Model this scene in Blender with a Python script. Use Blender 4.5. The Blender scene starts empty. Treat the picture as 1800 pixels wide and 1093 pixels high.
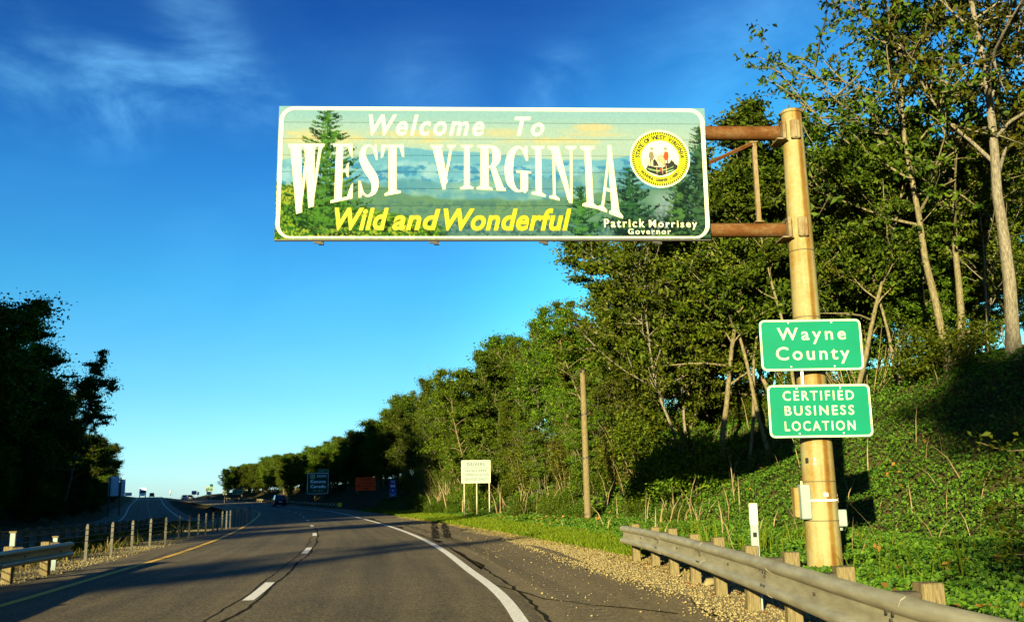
import bpy, math, random
import numpy as np
from mathutils import Vector, Matrix

# ------------------------------------------------------------------ camera, sky, sun, exposure
SC = bpy.context.scene
COL = SC.collection
EYE = 1.5
FPX = 1660.0
PITCH = math.atan(322 / FPX)
ROLL = math.radians(-0.86)
cam_d = bpy.data.cameras.new('camera')
cam = bpy.data.objects.new('camera', cam_d)
COL.objects.link(cam)
cam_d.sensor_width = 36
cam_d.lens = 36 * FPX / 1800
cam_d.clip_start = 0.1
cam_d.clip_end = 6000
cam.matrix_world = (Matrix.Translation((0, 0, EYE)) @ Matrix.Rotation(math.pi / 2 + PITCH, 4, 'X')
                    @ Matrix.Rotation(ROLL, 4, 'Z'))
SC.camera = cam

SUN_AZ = math.radians(20.0)      # the light travels this far right of straight ahead
SUN_EL = math.radians(10.8)
SC.view_settings.view_transform = 'Standard'
SC.view_settings.look = 'None'
SC.view_settings.gamma = 1
SC.view_settings.use_curve_mapping = False
SC.view_settings.exposure = 1.9

sun_d = bpy.data.lights.new('sun', 'SUN')
sun_d.energy = 5.0
sun_d.angle = math.radians(0.5)
sun_d.color = (1.0, 0.87, 0.50)
sun = bpy.data.objects.new('sun', sun_d)
COL.objects.link(sun)
ldir = Vector((math.sin(SUN_AZ) * math.cos(SUN_EL), math.cos(SUN_AZ) * math.cos(SUN_EL), -math.sin(SUN_EL)))
sun.rotation_euler = ldir.to_track_quat('-Z', 'Y').to_euler()
sun.location = (-20, -40, 30)

world = bpy.data.worlds.new('World')
SC.world = world
world.use_nodes = True


def world_nodes():
    nt = world.node_tree
    N, L = nt.nodes, nt.links
    for n in list(N):
        N.remove(n)
    out = N.new('ShaderNodeOutputWorld')
    bg = N.new('ShaderNodeBackground')
    sky = N.new('ShaderNodeTexSky')
    sky.sky_type = 'NISHITA'
    sky.sun_disc = False
    sky.sun_elevation = SUN_EL
    sky.sun_rotation = math.pi + SUN_AZ
    sky.ozone_density = 3.0
    sky.dust_density = 0.3
    sky.air_density = 1.0
    # clear evening sky: deepest overhead, pale green-blue at the horizon, a little lighter away from the sun
    tc0 = N.new('ShaderNodeTexCoord')
    sp = N.new('ShaderNodeSeparateXYZ')
    L.new(tc0.outputs['Generated'], sp.inputs[0])
    rp = N.new('ShaderNodeValToRGB')
    el = rp.color_ramp.elements
    cols = ((0.0, (.58, .92, 1.40)), (.10, (.36, .74, .88)), (.21, (.185, .67, .86)), (.32, (.12, .52, .84)), (.47, (.06, .27, .62)),
            (.75, (.035, .15, .42)))
    el[0].position, el[0].color = cols[0][0], (*cols[0][1], 1)
    el[1].position, el[1].color = cols[-1][0], (*cols[-1][1], 1)
    for p, c in cols[1:-1]:
        e = rp.color_ramp.elements.new(p)
        e.color = (*c, 1)
    L.new(sp.outputs[2], rp.inputs[0])
    dt = N.new('ShaderNodeVectorMath')
    dt.operation = 'DOT_PRODUCT'
    dt.inputs[1].default_value = (math.sin(.8), math.cos(.8), 0)
    L.new(tc0.outputs['Generated'], dt.inputs[0])
    am = N.new('ShaderNodeMapRange')
    am.interpolation_type = 'SMOOTHSTEP'
    am.inputs['From Min'].default_value = .60
    am.inputs['From Max'].default_value = .86
    L.new(dt.outputs['Value'], am.inputs['Value'])
    mu = N.new('ShaderNodeMix')
    mu.data_type = 'RGBA'
    mu.blend_type = 'MULTIPLY'
    mu.inputs[0].default_value = 1
    L.new(sky.outputs[0], mu.inputs[6])
    L.new(rp.outputs[0], mu.inputs[7])
    tint = N.new('ShaderNodeMix')
    tint.data_type = 'RGBA'
    tint.blend_type = 'MULTIPLY'
    tint.inputs[7].default_value = (2.2, 2.1, 1.45, 1)
    L.new(am.outputs[0], tint.inputs[0])
    L.new(mu.outputs[2], tint.inputs[6])
    # thin cirrus, drawn out sideways
    tc = N.new('ShaderNodeTexCoord')
    mp = N.new('ShaderNodeMapping')
    mp.inputs['Rotation'].default_value = (0.0, math.radians(24), 0)
    mp.inputs['Scale'].default_value = (1.7, 1.7, 4.0)
    nz = N.new('ShaderNodeTexNoise')
    nz.inputs['Scale'].default_value = 2.6
    nz.inputs['Detail'].default_value = 10
    nz.inputs['Roughness'].default_value = 0.58
    nz.inputs['Distortion'].default_value = 0.5
    L.new(tc.outputs['Generated'], mp.inputs[0])
    L.new(mp.outputs[0], nz.inputs['Vector'])
    # wisps gather in a few places of the sky
    acc = None
    for px, py, rad, amt in ((195, 165, .085, 1.15), (60, 140, .09, .7), (345, 125, .085, .75), (440, 180, .06, .55),
                             (760, 170, .08, .4), (980, 165, .07, .45), (1330, 140, .16, .28), (20, 40, .06, .4),
                             (340, 20, .06, .4)):
        d = cam_dir(px, py)
        dp = N.new('ShaderNodeVectorMath')
        dp.operation = 'DISTANCE'
        nv = N.new('ShaderNodeVectorMath')
        nv.operation = 'NORMALIZE'
        L.new(tc.outputs['Generated'], nv.inputs[0])
        L.new(nv.outputs[0], dp.inputs[0])
        dp.inputs[1].default_value = d
        mr = N.new('ShaderNodeMapRange')
        mr.interpolation_type = 'SMOOTHERSTEP'
        mr.inputs['From Min'].default_value = rad
        mr.inputs['From Max'].default_value = rad * 0.1
        mr.inputs['To Min'].default_value = 0
        mr.inputs['To Max'].default_value = amt
        L.new(dp.outputs['Value'], mr.inputs['Value'])
        if acc is None:
            acc = mr.outputs[0]
        else:
            ad = N.new('ShaderNodeMath')
            ad.operation = 'MAXIMUM'
            L.new(acc, ad.inputs[0])
            L.new(mr.outputs[0], ad.inputs[1])
            acc = ad.outputs[0]
    nr = N.new('ShaderNodeMapRange')
    nr.interpolation_type = 'SMOOTHSTEP'
    nr.inputs['From Min'].default_value = 0.36
    nr.inputs['From Max'].default_value = 0.78
    L.new(nz.outputs['Fac'], nr.inputs['Value'])
    base = N.new('ShaderNodeMath')
    base.operation = 'ADD'
    base.inputs[1].default_value = 0.06
    L.new(acc, base.inputs[0])
    ml = N.new('ShaderNodeMath')
    ml.operation = 'MULTIPLY'
    ml.use_clamp = True
    L.new(base.outputs[0], ml.inputs[0])
    L.new(nr.outputs[0], ml.inputs[1])
    cl = N.new('ShaderNodeMix')
    cl.data_type = 'RGBA'
    cl.blend_type = 'ADD'
    cl.inputs[7].default_value = (0.9, 2.4, 3.0, 1)
    L.new(ml.outputs[0], cl.inputs[0])
    L.new(tint.outputs[2], cl.inputs[6])
    L.new(cl.outputs[2], bg.inputs[0])
    bg.inputs[1].default_value = 0.062
    L.new(bg.outputs[0], out.inputs[0])


def cam_dir(px, py):
    m = cam.matrix_world.to_3x3()
    return (m @ Vector(((px - 900) / FPX, (546.5 - py) / FPX, -1))).normalized()


world_nodes()


# surveying helpers: where a sight line from the eye meets a distance, a height or a plane of the place
def at_dist(px, py, Y):
    d = cam_dir(px, py)
    return Vector((0, 0, EYE)) + d * (Y / d.y)


def at_z(px, py, z=0.0):
    d = cam_dir(px, py)
    return Vector((0, 0, EYE)) + d * ((z - EYE) / d.z)


def to_px(p):
    q = cam.matrix_world.inverted() @ Vector(p)
    return 900 + FPX * q.x / -q.z, 546.5 - FPX * q.y / -q.z


# ------------------------------------------------------------------ tagging and mesh helpers
def tag(o, label=None, cat=None, group=None, kind=None):
    if label: o['label'] = label
    if cat: o['category'] = cat
    if group: o['group'] = group
    if kind: o['kind'] = kind
    return o


def empty(name, loc, rz=0.0, label=None, cat=None, group=None):
    o = bpy.data.objects.new(name, None)
    o.empty_display_size = 0.3
    o.location = loc
    o.rotation_euler = (0, 0, rz)
    COL.objects.link(o)
    return tag(o, label, cat, group)


def np_mesh(name, V, loops, starts, mat, smooth=False):
    me = bpy.data.meshes.new(name)
    V = np.ascontiguousarray(V, dtype=np.float32)
    me.vertices.add(len(V))
    me.vertices.foreach_set('co', V.ravel())
    me.loops.add(len(loops))
    me.loops.foreach_set('vertex_index', np.asarray(loops, dtype=np.int32))
    me.polygons.add(len(starts))
    me.polygons.foreach_set('loop_start', np.asarray(starts, dtype=np.int32))
    me.update(calc_edges=True)
    if mat: me.materials.append(mat)
    if smooth:
        me.polygons.foreach_set('use_smooth', np.ones(len(starts), dtype=bool))
    return me


def link(name, me, parent=None, loc=None):
    o = bpy.data.objects.new(name, me)
    COL.objects.link(o)
    if parent: o.parent = parent
    if loc is not None: o.location = loc
    return o


class MB:
    """collects shapes, builds ONE mesh object"""
    def __init__(self):
        self.v = []
        self.f = []

    def add(self, vs, fs):
        n = len(self.v)
        self.v += [tuple(p) for p in vs]
        self.f += [tuple(i + n for i in f) for f in fs]
        return self

    def box(self, c, s, rz=0.0, bev=0.0, m=None):
        hx, hy, hz = s[0] / 2, s[1] / 2, s[2] / 2
        if bev <= 0:
            P = [(x, y, z) for z in (-hz, hz) for x, y in ((-hx, -hy), (hx, -hy), (hx, hy), (-hx, hy))]
            F = [(0, 3, 2, 1), (4, 5, 6, 7), (0, 1, 5, 4), (1, 2, 6, 5), (2, 3, 7, 6), (3, 0, 4, 7)]
        else:
            P, F = [], []
            b = bev
            rings = [(-hz, b), (-hz + b, 0), (hz - b, 0), (hz, b)]
            for z, q in rings:
                x, y = hx - q, hy - q
                k = b if q == 0 else b
                P += [(-x + k, -y, z), (x - k, -y, z), (x, -y + k, z), (x, y - k, z), (x - k, y, z), (-x + k, y, z),
                      (-x, y - k, z), (-x, -y + k, z)]
            for r in range(3):
                for i in range(8):
                    j = (i + 1) % 8
                    F.append((r * 8 + i, r * 8 + j, r * 8 + 8 + j, r * 8 + 8 + i))
            F.append(tuple(range(7, -1, -1)))
            F.append(tuple(range(24, 32)))
        cs, sn = math.cos(rz), math.sin(rz)
        P = [(x * cs - y * sn, x * sn + y * cs, z) for x, y, z in P]
        if m is not None: P = [tuple(m @ Vector(p)) for p in P]
        return self.add([(x + c[0], y + c[1], z + c[2]) for x, y, z in P], F)

    def tube(self, pts, rad, n=8, caps=True):
        pts = [Vector(p) for p in pts]
        if not hasattr(rad, '__len__'): rad = [rad] * len(pts)
        base = len(self.v)
        T0 = None
        for i, p in enumerate(pts):
            a = pts[max(i - 1, 0)]
            b = pts[min(i + 1, len(pts) - 1)]
            t = (b - a).normalized()
            if T0 is None:
                up = Vector((0, 0, 1)) if abs(t.z) < 0.95 else Vector((1, 0, 0))
                A = t.cross(up).normalized()
            else:
                A = (A - t * A.dot(t)).normalized()
            T0 = t
            B = t.cross(A)
            for k in range(n):
                w = 2 * math.pi * k / n
                self.v.append(tuple(p + (A * math.cos(w) + B * math.sin(w)) * rad[i]))
        for i in range(len(pts) - 1):
            for k in range(n):
                j = (k + 1) % n
                self.f.append((base + i * n + k, base + i * n + j, base + (i + 1) * n + j, base + (i + 1) * n + k))
        if caps:
            self.f.append(tuple(base + k for k in range(n - 1, -1, -1)))
            self.f.append(tuple(base + (len(pts) - 1) * n + k for k in range(n)))
        return self

    def prism(self, poly, axis, a, b):
        """poly: 2-D outline, pushed along axis ('x','y','z') from a to b"""
        n = len(poly)

        def mk(u, v, w):
            return {'x': (w, u, v), 'y': (u, w, v), 'z': (u, v, w)}[axis]
        P = [mk(u, v, a) for u, v in poly] + [mk(u, v, b) for u, v in poly]
        F = [tuple(range(n)), tuple(range(2 * n - 1, n - 1, -1))]
        F += [(i, n + i, n + (i + 1) % n, (i + 1) % n) for i in range(n)]
        return self.add(P, F)

    def mesh(self, name, mat, smooth=None):
        me = bpy.data.meshes.new(name)
        me.from_pydata(self.v, [], self.f)
        me.update()
        if mat: me.materials.append(mat)
        if smooth is not None:
            me.polygons.foreach_set('use_smooth', np.ones(len(self.f), dtype=bool))
            try:
                me.set_sharp_from_angle(angle=math.radians(smooth))
            except Exception:
                pass
        return me

    def build(self, name, mat, parent=None, smooth=None):
        return link(name, self.mesh(name, mat, smooth), parent)


def rrect(x0, x1, z0, z1, r, n=5):
    P = []
    for cx, cz, a0 in ((x1 - r, z1 - r, 0), (x0 + r, z1 - r, 90), (x0 + r, z0 + r, 180), (x1 - r, z0 + r, 270)):
        for k in range(n + 1):
            a = math.radians(a0 + 90 * k / n)
            P.append((cx + r * math.cos(a), cz + r * math.sin(a)))
    return P


def frame_ring(mb, outer, inner, y0, y1):
    n = len(outer)
    P = [(u, y0, v) for u, v in outer] + [(u, y0, v) for u, v in inner] + [(u, y1, v) for u, v in outer] + \
        [(u, y1, v) for u, v in inner]
    F = []
    for i in range(n):
        j = (i + 1) % n
        F += [(i, j, n + j, n + i), (i, 2 * n + i, 2 * n + j, j), (n + i, n + j, 3 * n + j, 3 * n + i)]
    mb.add(P, F)


# ------------------------------------------------------------------ lettering
def text_np(s, offset=0.0, shear=0.0, space=1.0):
    cu = bpy.data.curves.new('lettering', 'FONT')
    cu.body = s
    cu.size = 1
    cu.offset = offset
    cu.shear = shear
    cu.space_character = space
    cu.resolution_u = 3
    ob = bpy.data.objects.new('lettering', cu)
    COL.objects.link(ob)
    dg = bpy.context.evaluated_depsgraph_get()
    me = bpy.data.meshes.new_from_object(ob.evaluated_get(dg))
    V = np.zeros(len(me.vertices) * 3, dtype=np.float32)
    me.vertices.foreach_get('co', V)
    F = [tuple(p.vertices) for p in me.polygons]
    bpy.data.objects.remove(ob)
    bpy.data.curves.remove(cu)
    bpy.data.meshes.remove(me)
    return V.reshape(-1, 3)[:, :2], F


def put_text(mb, s, x0, x1, z0, z1, y, offset=0.02, shear=0.0, space=1.0, thick=0.0):
    """fit lettering into a box of the local x-z plane, facing -y; slightly raised when thick > 0"""
    V, F = text_np(s, offset, shear, space)
    mn, mx = V.min(0), V.max(0)
    q = (V - mn) / (mx - mn)
    X = x0 + q[:, 0] * (x1 - x0)
    Z = z0 + q[:, 1] * (z1 - z0)
    mb.add([(a, y, b) for a, b in zip(X, Z)], [f for f in F])


# ------------------------------------------------------------------ materials
def mat_new(name):
    m = bpy.data.materials.new(name)
    m.use_nodes = True
    nt = m.node_tree
    b = nt.nodes['Principled BSDF']
    return m, nt.nodes, nt.links, b


def mat(name, c, rough=0.6, metal=0.0, c2=None, scale=8.0, detail=6, bump=0.0, bscale=None, stretch=None, coord='Object',
        spec=0.12, lo=0.35, hi=0.65):
    m, N, L, b = mat_new(name)
    b.inputs['Base Color'].default_value = (*c, 1)
    b.inputs['Roughness'].default_value = rough
    b.inputs['Metallic'].default_value = metal
    b.inputs['Specular IOR Level'].default_value = spec
    if c2 is not None or bump:
        tc = N.new('ShaderNodeTexCoord')
        mp = N.new('ShaderNodeMapping')
        if stretch: mp.inputs['Scale'].default_value = stretch
        L.new(tc.outputs[coord], mp.inputs[0])
    if c2 is not None:
        nz = N.new('ShaderNodeTexNoise')
        nz.inputs['Scale'].default_value = scale
        nz.inputs['Detail'].default_value = detail
        nz.inputs['Roughness'].default_value = 0.65
        L.new(mp.outputs[0], nz.inputs['Vector'])
        cr = N.new('ShaderNodeValToRGB')
        cr.color_ramp.elements[0].position = lo
        cr.color_ramp.elements[1].position = hi
        cr.color_ramp.elements[0].color = (*c, 1)
        cr.color_ramp.elements[1].color = (*c2, 1)
        L.new(nz.outputs['Fac'], cr.inputs[0])
        L.new(cr.outputs[0], b.inputs['Base Color'])
    if bump:
        nb = N.new('ShaderNodeTexNoise')
        nb.inputs['Scale'].default_value = bscale or scale * 3
        nb.inputs['Detail'].default_value = 4
        L.new(mp.outputs[0], nb.inputs['Vector'])
        bp = N.new('ShaderNodeBump')
        bp.inputs['Strength'].default_value = bump
        bp.inputs['Distance'].default_value = 0.02
        L.new(nb.outputs['Fac'], bp.inputs['Height'])
        L.new(bp.outputs[0], b.inputs['Normal'])
    return m


def leaf_mat(name, ca, cb, trans=0.25, gloss=0.35):
    gloss *= .3
    """ca, cb: the two ends of the leaf colour of this plant"""
    m = bpy.data.materials.new(name)
    m.use_nodes = True
    N, L = m.node_tree.nodes, m.node_tree.links
    for n in list(N): N.remove(n)
    out = N.new('ShaderNodeOutputMaterial')
    geo = N.new('ShaderNodeNewGeometry')
    oi = N.new('ShaderNodeObjectInfo')
    mx = N.new('ShaderNodeMix')
    mx.data_type = 'RGBA'
    mx.inputs[6].default_value = (*ca, 1)
    mx.inputs[7].default_value = (*cb, 1)
    L.new(geo.outputs['Random Per Island'], mx.inputs[0])
    hs = N.new('ShaderNodeHueSaturation')
    mh = N.new('ShaderNodeMapRange')
    mh.inputs['To Min'].default_value = 0.47
    mh.inputs['To Max'].default_value = 0.515
    mv = N.new('ShaderNodeMapRange')
    mv.inputs['To Min'].default_value = 0.7
    mv.inputs['To Max'].default_value = 1.35
    L.new(oi.outputs['Random'], mh.inputs[0])
    L.new(oi.outputs['Random'], mv.inputs[0])
    L.new(mh.outputs[0], hs.inputs['Hue'])
    L.new(mv.outputs[0], hs.inputs['Value'])
    L.new(mx.outputs[2], hs.inputs['Color'])
    pb = N.new('ShaderNodeBsdfPrincipled')
    pb.inputs['Roughness'].default_value = 0.55
    pb.inputs['Specular IOR Level'].default_value = gloss
    L.new(hs.outputs[0], pb.inputs['Base Color'])
    tr = N.new('ShaderNodeBsdfTranslucent')
    g2 = N.new('ShaderNodeMix')
    g2.data_type = 'RGBA'
    g2.blend_type = 'MULTIPLY'
    g2.inputs[0].default_value = 1
    g2.inputs[7].default_value = (1.5, 1.6, 0.5, 1)
    L.new(hs.outputs[0], g2.inputs[6])
    L.new(g2.outputs[2], tr.inputs[0])
    ms = N.new('ShaderNodeMixShader')
    ms.inputs[0].default_value = trans
    L.new(pb.outputs[0], ms.inputs[1])
    L.new(tr.outputs[0], ms.inputs[2])
    L.new(ms.outputs[0], out.inputs[0])
    return m


def asphalt_mat(name, base, dark, grain=1.0, tracks=True):
    grain *= 1.8
    m, N, L, b = mat_new(name)
    b.inputs['Roughness'].default_value = 0.85
    b.inputs['Specular IOR Level'].default_value = 0.25
    geo = N.new('ShaderNodeNewGeometry')
    uv = N.new('ShaderNodeUVMap')
    uv.uv_map = 'along_across'
    big = N.new('ShaderNodeTexNoise')
    big.inputs['Scale'].default_value = 0.5
    big.inputs['Detail'].default_value = 8
    big.inputs['Roughness'].default_value = 0.7
    L.new(geo.outputs['Position'], big.inputs['Vector'])
    st = N.new('ShaderNodeMapping')
    st.inputs['Scale'].default_value = (2.2, 0.07, 1)
    L.new(uv.outputs[0], st.inputs[0])
    streak = N.new('ShaderNodeTexNoise')
    streak.inputs['Scale'].default_value = 1.6
    streak.inputs['Detail'].default_value = 6
    L.new(st.outputs[0], streak.inputs['Vector'])
    vor = N.new('ShaderNodeTexVoronoi')
    vor.inputs['Scale'].default_value = 42
    L.new(geo.outputs['Position'], vor.inputs['Vector'])
    fine = N.new('ShaderNodeTexNoise')
    fine.inputs['Scale'].default_value = 26
    fine.inputs['Detail'].default_value = 6
    fine.inputs['Roughness'].default_value = 0.8
    L.new(geo.outputs['Position'], fine.inputs['Vector'])

    def mth(op, a, bb, clamp=False):
        n = N.new('ShaderNodeMath')
        n.operation = op
        n.use_clamp = clamp
        for i, q in enumerate((a, bb)):
            if isinstance(q, (int, float)): n.inputs[i].default_value = q
            else: L.new(q, n.inputs[i])
        return n.outputs[0]
    v = mth('ADD', mth('MULTIPLY', big.outputs['Fac'], 0.5), mth('MULTIPLY', streak.outputs['Fac'], 0.6))
    v = mth('ADD', v, mth('MULTIPLY', mth('SUBTRACT', fine.outputs['Fac'], 0.5), 1.1 * grain))
    sep = N.new('ShaderNodeSeparateColor')
    L.new(vor.outputs['Color'], sep.inputs[0])
    v = mth('ADD', v, mth('MULTIPLY', mth('SUBTRACT', sep.outputs[0], 0.5), 0.42 * grain))
    if tracks:
        sx = N.new('ShaderNodeSeparateXYZ')
        L.new(uv.outputs[0], sx.inputs[0])
        # wheel paths: darker bands 0.9 m either side of each lane's middle, an oil strip between them
        for c, w, a in ((1.83, 0.45, 0.20), (-1.83, 0.4, 0.16), (0.95, 0.35, 0.09), (2.75, 0.35, 0.09), (-2.7, 0.35, 0.07), (-.95, 0.35, 0.07)):
            d = mth('DIVIDE', mth('ABSOLUTE', mth('SUBTRACT', sx.outputs[0], c), 0), w)
            g = mth('SUBTRACT', 1.0, mth('MULTIPLY', d, d), True)
            v = mth('SUBTRACT', v, mth('MULTIPLY', g, a))
    pn = N.new('ShaderNodeTexNoise')
    pn.inputs['Scale'].default_value = 0.16
    pn.inputs['Detail'].default_value = 5
    L.new(uv.outputs[0], pn.inputs['Vector'])
    v = mth('ADD', v, mth('MULTIPLY', mth('SUBTRACT', pn.outputs['Fac'], 0.5), 0.55))
    cr = N.new('ShaderNodeValToRGB')
    e = cr.color_ramp.elements
    e[0].position = 0.12
    e[1].position = 1.0
    e[0].color = (*dark, 1)
    e[1].color = (*base, 1)
    mid = cr.color_ramp.elements.new(0.62)
    mid.color = tuple(0.42 * a + 0.58 * q for a, q in zip(dark, base)) + (1,)
    L.new(v, cr.inputs[0])
    L.new(cr.outputs[0], b.inputs['Base Color'])
    bp = N.new('ShaderNodeBump')
    bp.inputs['Strength'].default_value = 0.5
    bp.inputs['Distance'].default_value = 0.008
    L.new(mth('ADD', vor.outputs['Distance'], fine.outputs['Fac']), bp.inputs['Height'])
    L.new(bp.outputs[0], b.inputs['Normal'])
    return m


M = {}
M['asphalt'] = asphalt_mat('asphalt', (0.180, 0.138, 0.066), (0.025, 0.019, 0.009))
M['shoulder'] = asphalt_mat('shoulder_asphalt', (0.225, 0.172, 0.082), (0.048, 0.037, 0.018), 1.0, False)
M['white_line'] = mat('white_road_paint', (0.72, 0.70, 0.64), 0.7, c2=(0.36, 0.34, 0.28), scale=14, detail=10, bump=.4, bscale=80,
                      coord='Object', lo=.5, hi=.72)
M['yellow_line'] = mat('yellow_road_paint', (0.70, 0.42, 0.05), 0.7, c2=(0.42, 0.27, 0.06), scale=12, detail=10, lo=.5, hi=.75)
M['tar'] = mat('tar_seal', (0.014, 0.012, 0.009), 0.95, c2=(0.035, 0.030, 0.020), scale=20, spec=.02)
M['gravel_bed'] = mat('gravel_bed', (0.11, 0.085, 0.038), 0.95, c2=(0.36, 0.29, 0.14), scale=30, detail=10, bump=1.0, bscale=40)
M['stone_a'] = mat('pale_limestone', (0.26, 0.215, 0.105), 0.9, c2=(0.15, 0.12, 0.055), scale=3)
M['stone_b'] = mat('tan_stone', (0.14, 0.105, 0.042), 0.9, c2=(0.22, 0.17, 0.08), scale=3)
M['soil'] = mat('soil', (0.030, 0.030, 0.010), 1.0, c2=(0.075, 0.060, 0.022), scale=1.2, detail=12, bump=1, bscale=6, spec=.05)
M['galv'] = mat('galvanised_steel', (0.34, 0.32, 0.22), 0.48, 0.35, c2=(0.22, 0.20, 0.13), scale=3, detail=10, bump=.12, bscale=9,
                stretch=(3, .6, 3))
M['wood_post'] = mat('weathered_post_wood', (0.175, 0.140, 0.065), 0.85, c2=(0.075, 0.058, 0.027), scale=9, detail=8, bump=.6, bscale=30,
                     stretch=(6, 6, .7))
M['wood_block'] = mat('grey_blockout_wood', (0.075, 0.064, 0.045), 0.9, c2=(0.035, 0.031, 0.024), scale=8, detail=8, bump=.5, bscale=30,
                      stretch=(1, 6, 6))
M['bolt'] = mat('dark_bolt_steel', (0.05, 0.045, 0.035), 0.6, 0.5)
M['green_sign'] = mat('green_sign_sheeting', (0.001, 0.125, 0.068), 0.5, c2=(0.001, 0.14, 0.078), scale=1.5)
M['dark_green_sign'] = mat('shaded_green_sign_sheeting', (0.003, 0.062, 0.036), 0.6, c2=(0.004, 0.075, 0.042), scale=2)  # darker copy of the green sheeting, shade put into the colour
M['sign_white'] = mat('white_sheeting', (0.50, 0.54, 0.31), 0.6, c2=(0.44, 0.48, 0.27), scale=4)
M['sign_cream'] = mat('cream_sheeting', (0.19, 0.24, 0.22), 0.6, c2=(0.16, 0.20, 0.18), scale=3)
M['sign_yellow'] = mat('yellow_vinyl', (0.30, 0.30, 0.002), 0.5)
M['sign_black'] = mat('black_vinyl', (0.010, 0.010, 0.009), 0.5)
M['sign_orange'] = mat('orange_sheeting', (1.0, 0.055, 0.003), 0.5, c2=(0.96, .05, .003), scale=4)
M['sign_blue'] = mat('blue_sheeting', (0.02, 0.07, 0.42), 0.5)
M['alu'] = mat('bare_aluminium', (0.84, 0.86, 0.86), 0.6, 0.0, c2=(0.74, 0.76, 0.76), scale=2, stretch=(.5, 1, 6))
M['dark_steel'] = mat('dark_steel', (0.06, 0.055, 0.05), 0.6, 0.4)
M['letter_gap'] = mat('letter_edge', (0.25, 0.25, 0.12), 0.5)
M['bark_pale'] = mat('pale_bark', (0.185, 0.155, 0.080), 0.95, c2=(0.065, 0.054, 0.029), scale=7, detail=10, bump=1, bscale=18,
                     stretch=(3, 3, .8), spec=.1)
M['bark_grey2'] = mat('grey_tan_bark', (0.19, 0.165, 0.115), 0.95, c2=(0.07, 0.06, 0.042), scale=7, detail=10, bump=1, bscale=18,
                      stretch=(3, 3, .8), spec=.05)
M['bark_dark'] = mat('brown_bark', (0.20, 0.15, 0.08), 0.95, c2=(0.075, 0.058, 0.035), scale=5, detail=8, bump=.9, bscale=14,
                     stretch=(3, 3, .8), spec=.1)
M['bark_grey'] = mat('grey_twig_bark', (0.22, 0.19, 0.14), 0.95, c2=(0.22, 0.19, 0.13), scale=5, spec=.1)
M['leaf_a'] = leaf_mat('deep_green_leaves', (0.009, 0.026, 0.002), (0.060, 0.092, 0.004), .2)
M['leaf_b'] = leaf_mat('fresh_green_leaves', (0.012, 0.036, 0.002), (0.082, 0.118, 0.005), .22)
M['leaf_c'] = leaf_mat('olive_leaves', (0.016, 0.028, 0.002), (0.084, 0.095, 0.005), .22)
M['leaf_ivy'] = leaf_mat('ground_vine_leaves', (0.006, 0.024, 0.002), (0.058, 0.100, 0.005), .12, .4)
M['leaf_dry'] = leaf_mat('dry_brown_leaves', (0.10, 0.055, 0.014), (0.22, 0.12, 0.024), .15, .1)
M['grass'] = leaf_mat('grass_blades', (0.035, 0.070, 0.003), (0.105, 0.135, 0.007), .25, .2)
M['dry_grass'] = leaf_mat('dry_grass_blades', (0.10, 0.09, 0.025), (0.22, 0.18, 0.05), .3, .2)
M['stalk'] = mat('dry_stalks', (0.22, 0.17, 0.085), 0.95, c2=(0.12, 0.085, 0.04), scale=6, spec=.1)
M['glass'] = mat('dark_glass', (0.012, 0.014, 0.016), 0.08, spec=.8)
M['tyre'] = mat('tyre_rubber', (0.015, 0.015, 0.015), 0.85)
M['white_paint'] = mat('white_vehicle_paint', (0.75, 0.76, 0.78), 0.3)
M['silver_paint'] = mat('pale_silver_paint', (0.45, 0.5, 0.55), 0.25, .4)
M['black_paint'] = mat('black_vehicle_paint', (0.012, 0.013, 0.015), 0.2)
M['red_lamp'] = mat('red_lamp_lens', (0.4, 0.01, 0.01), 0.3)


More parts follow.
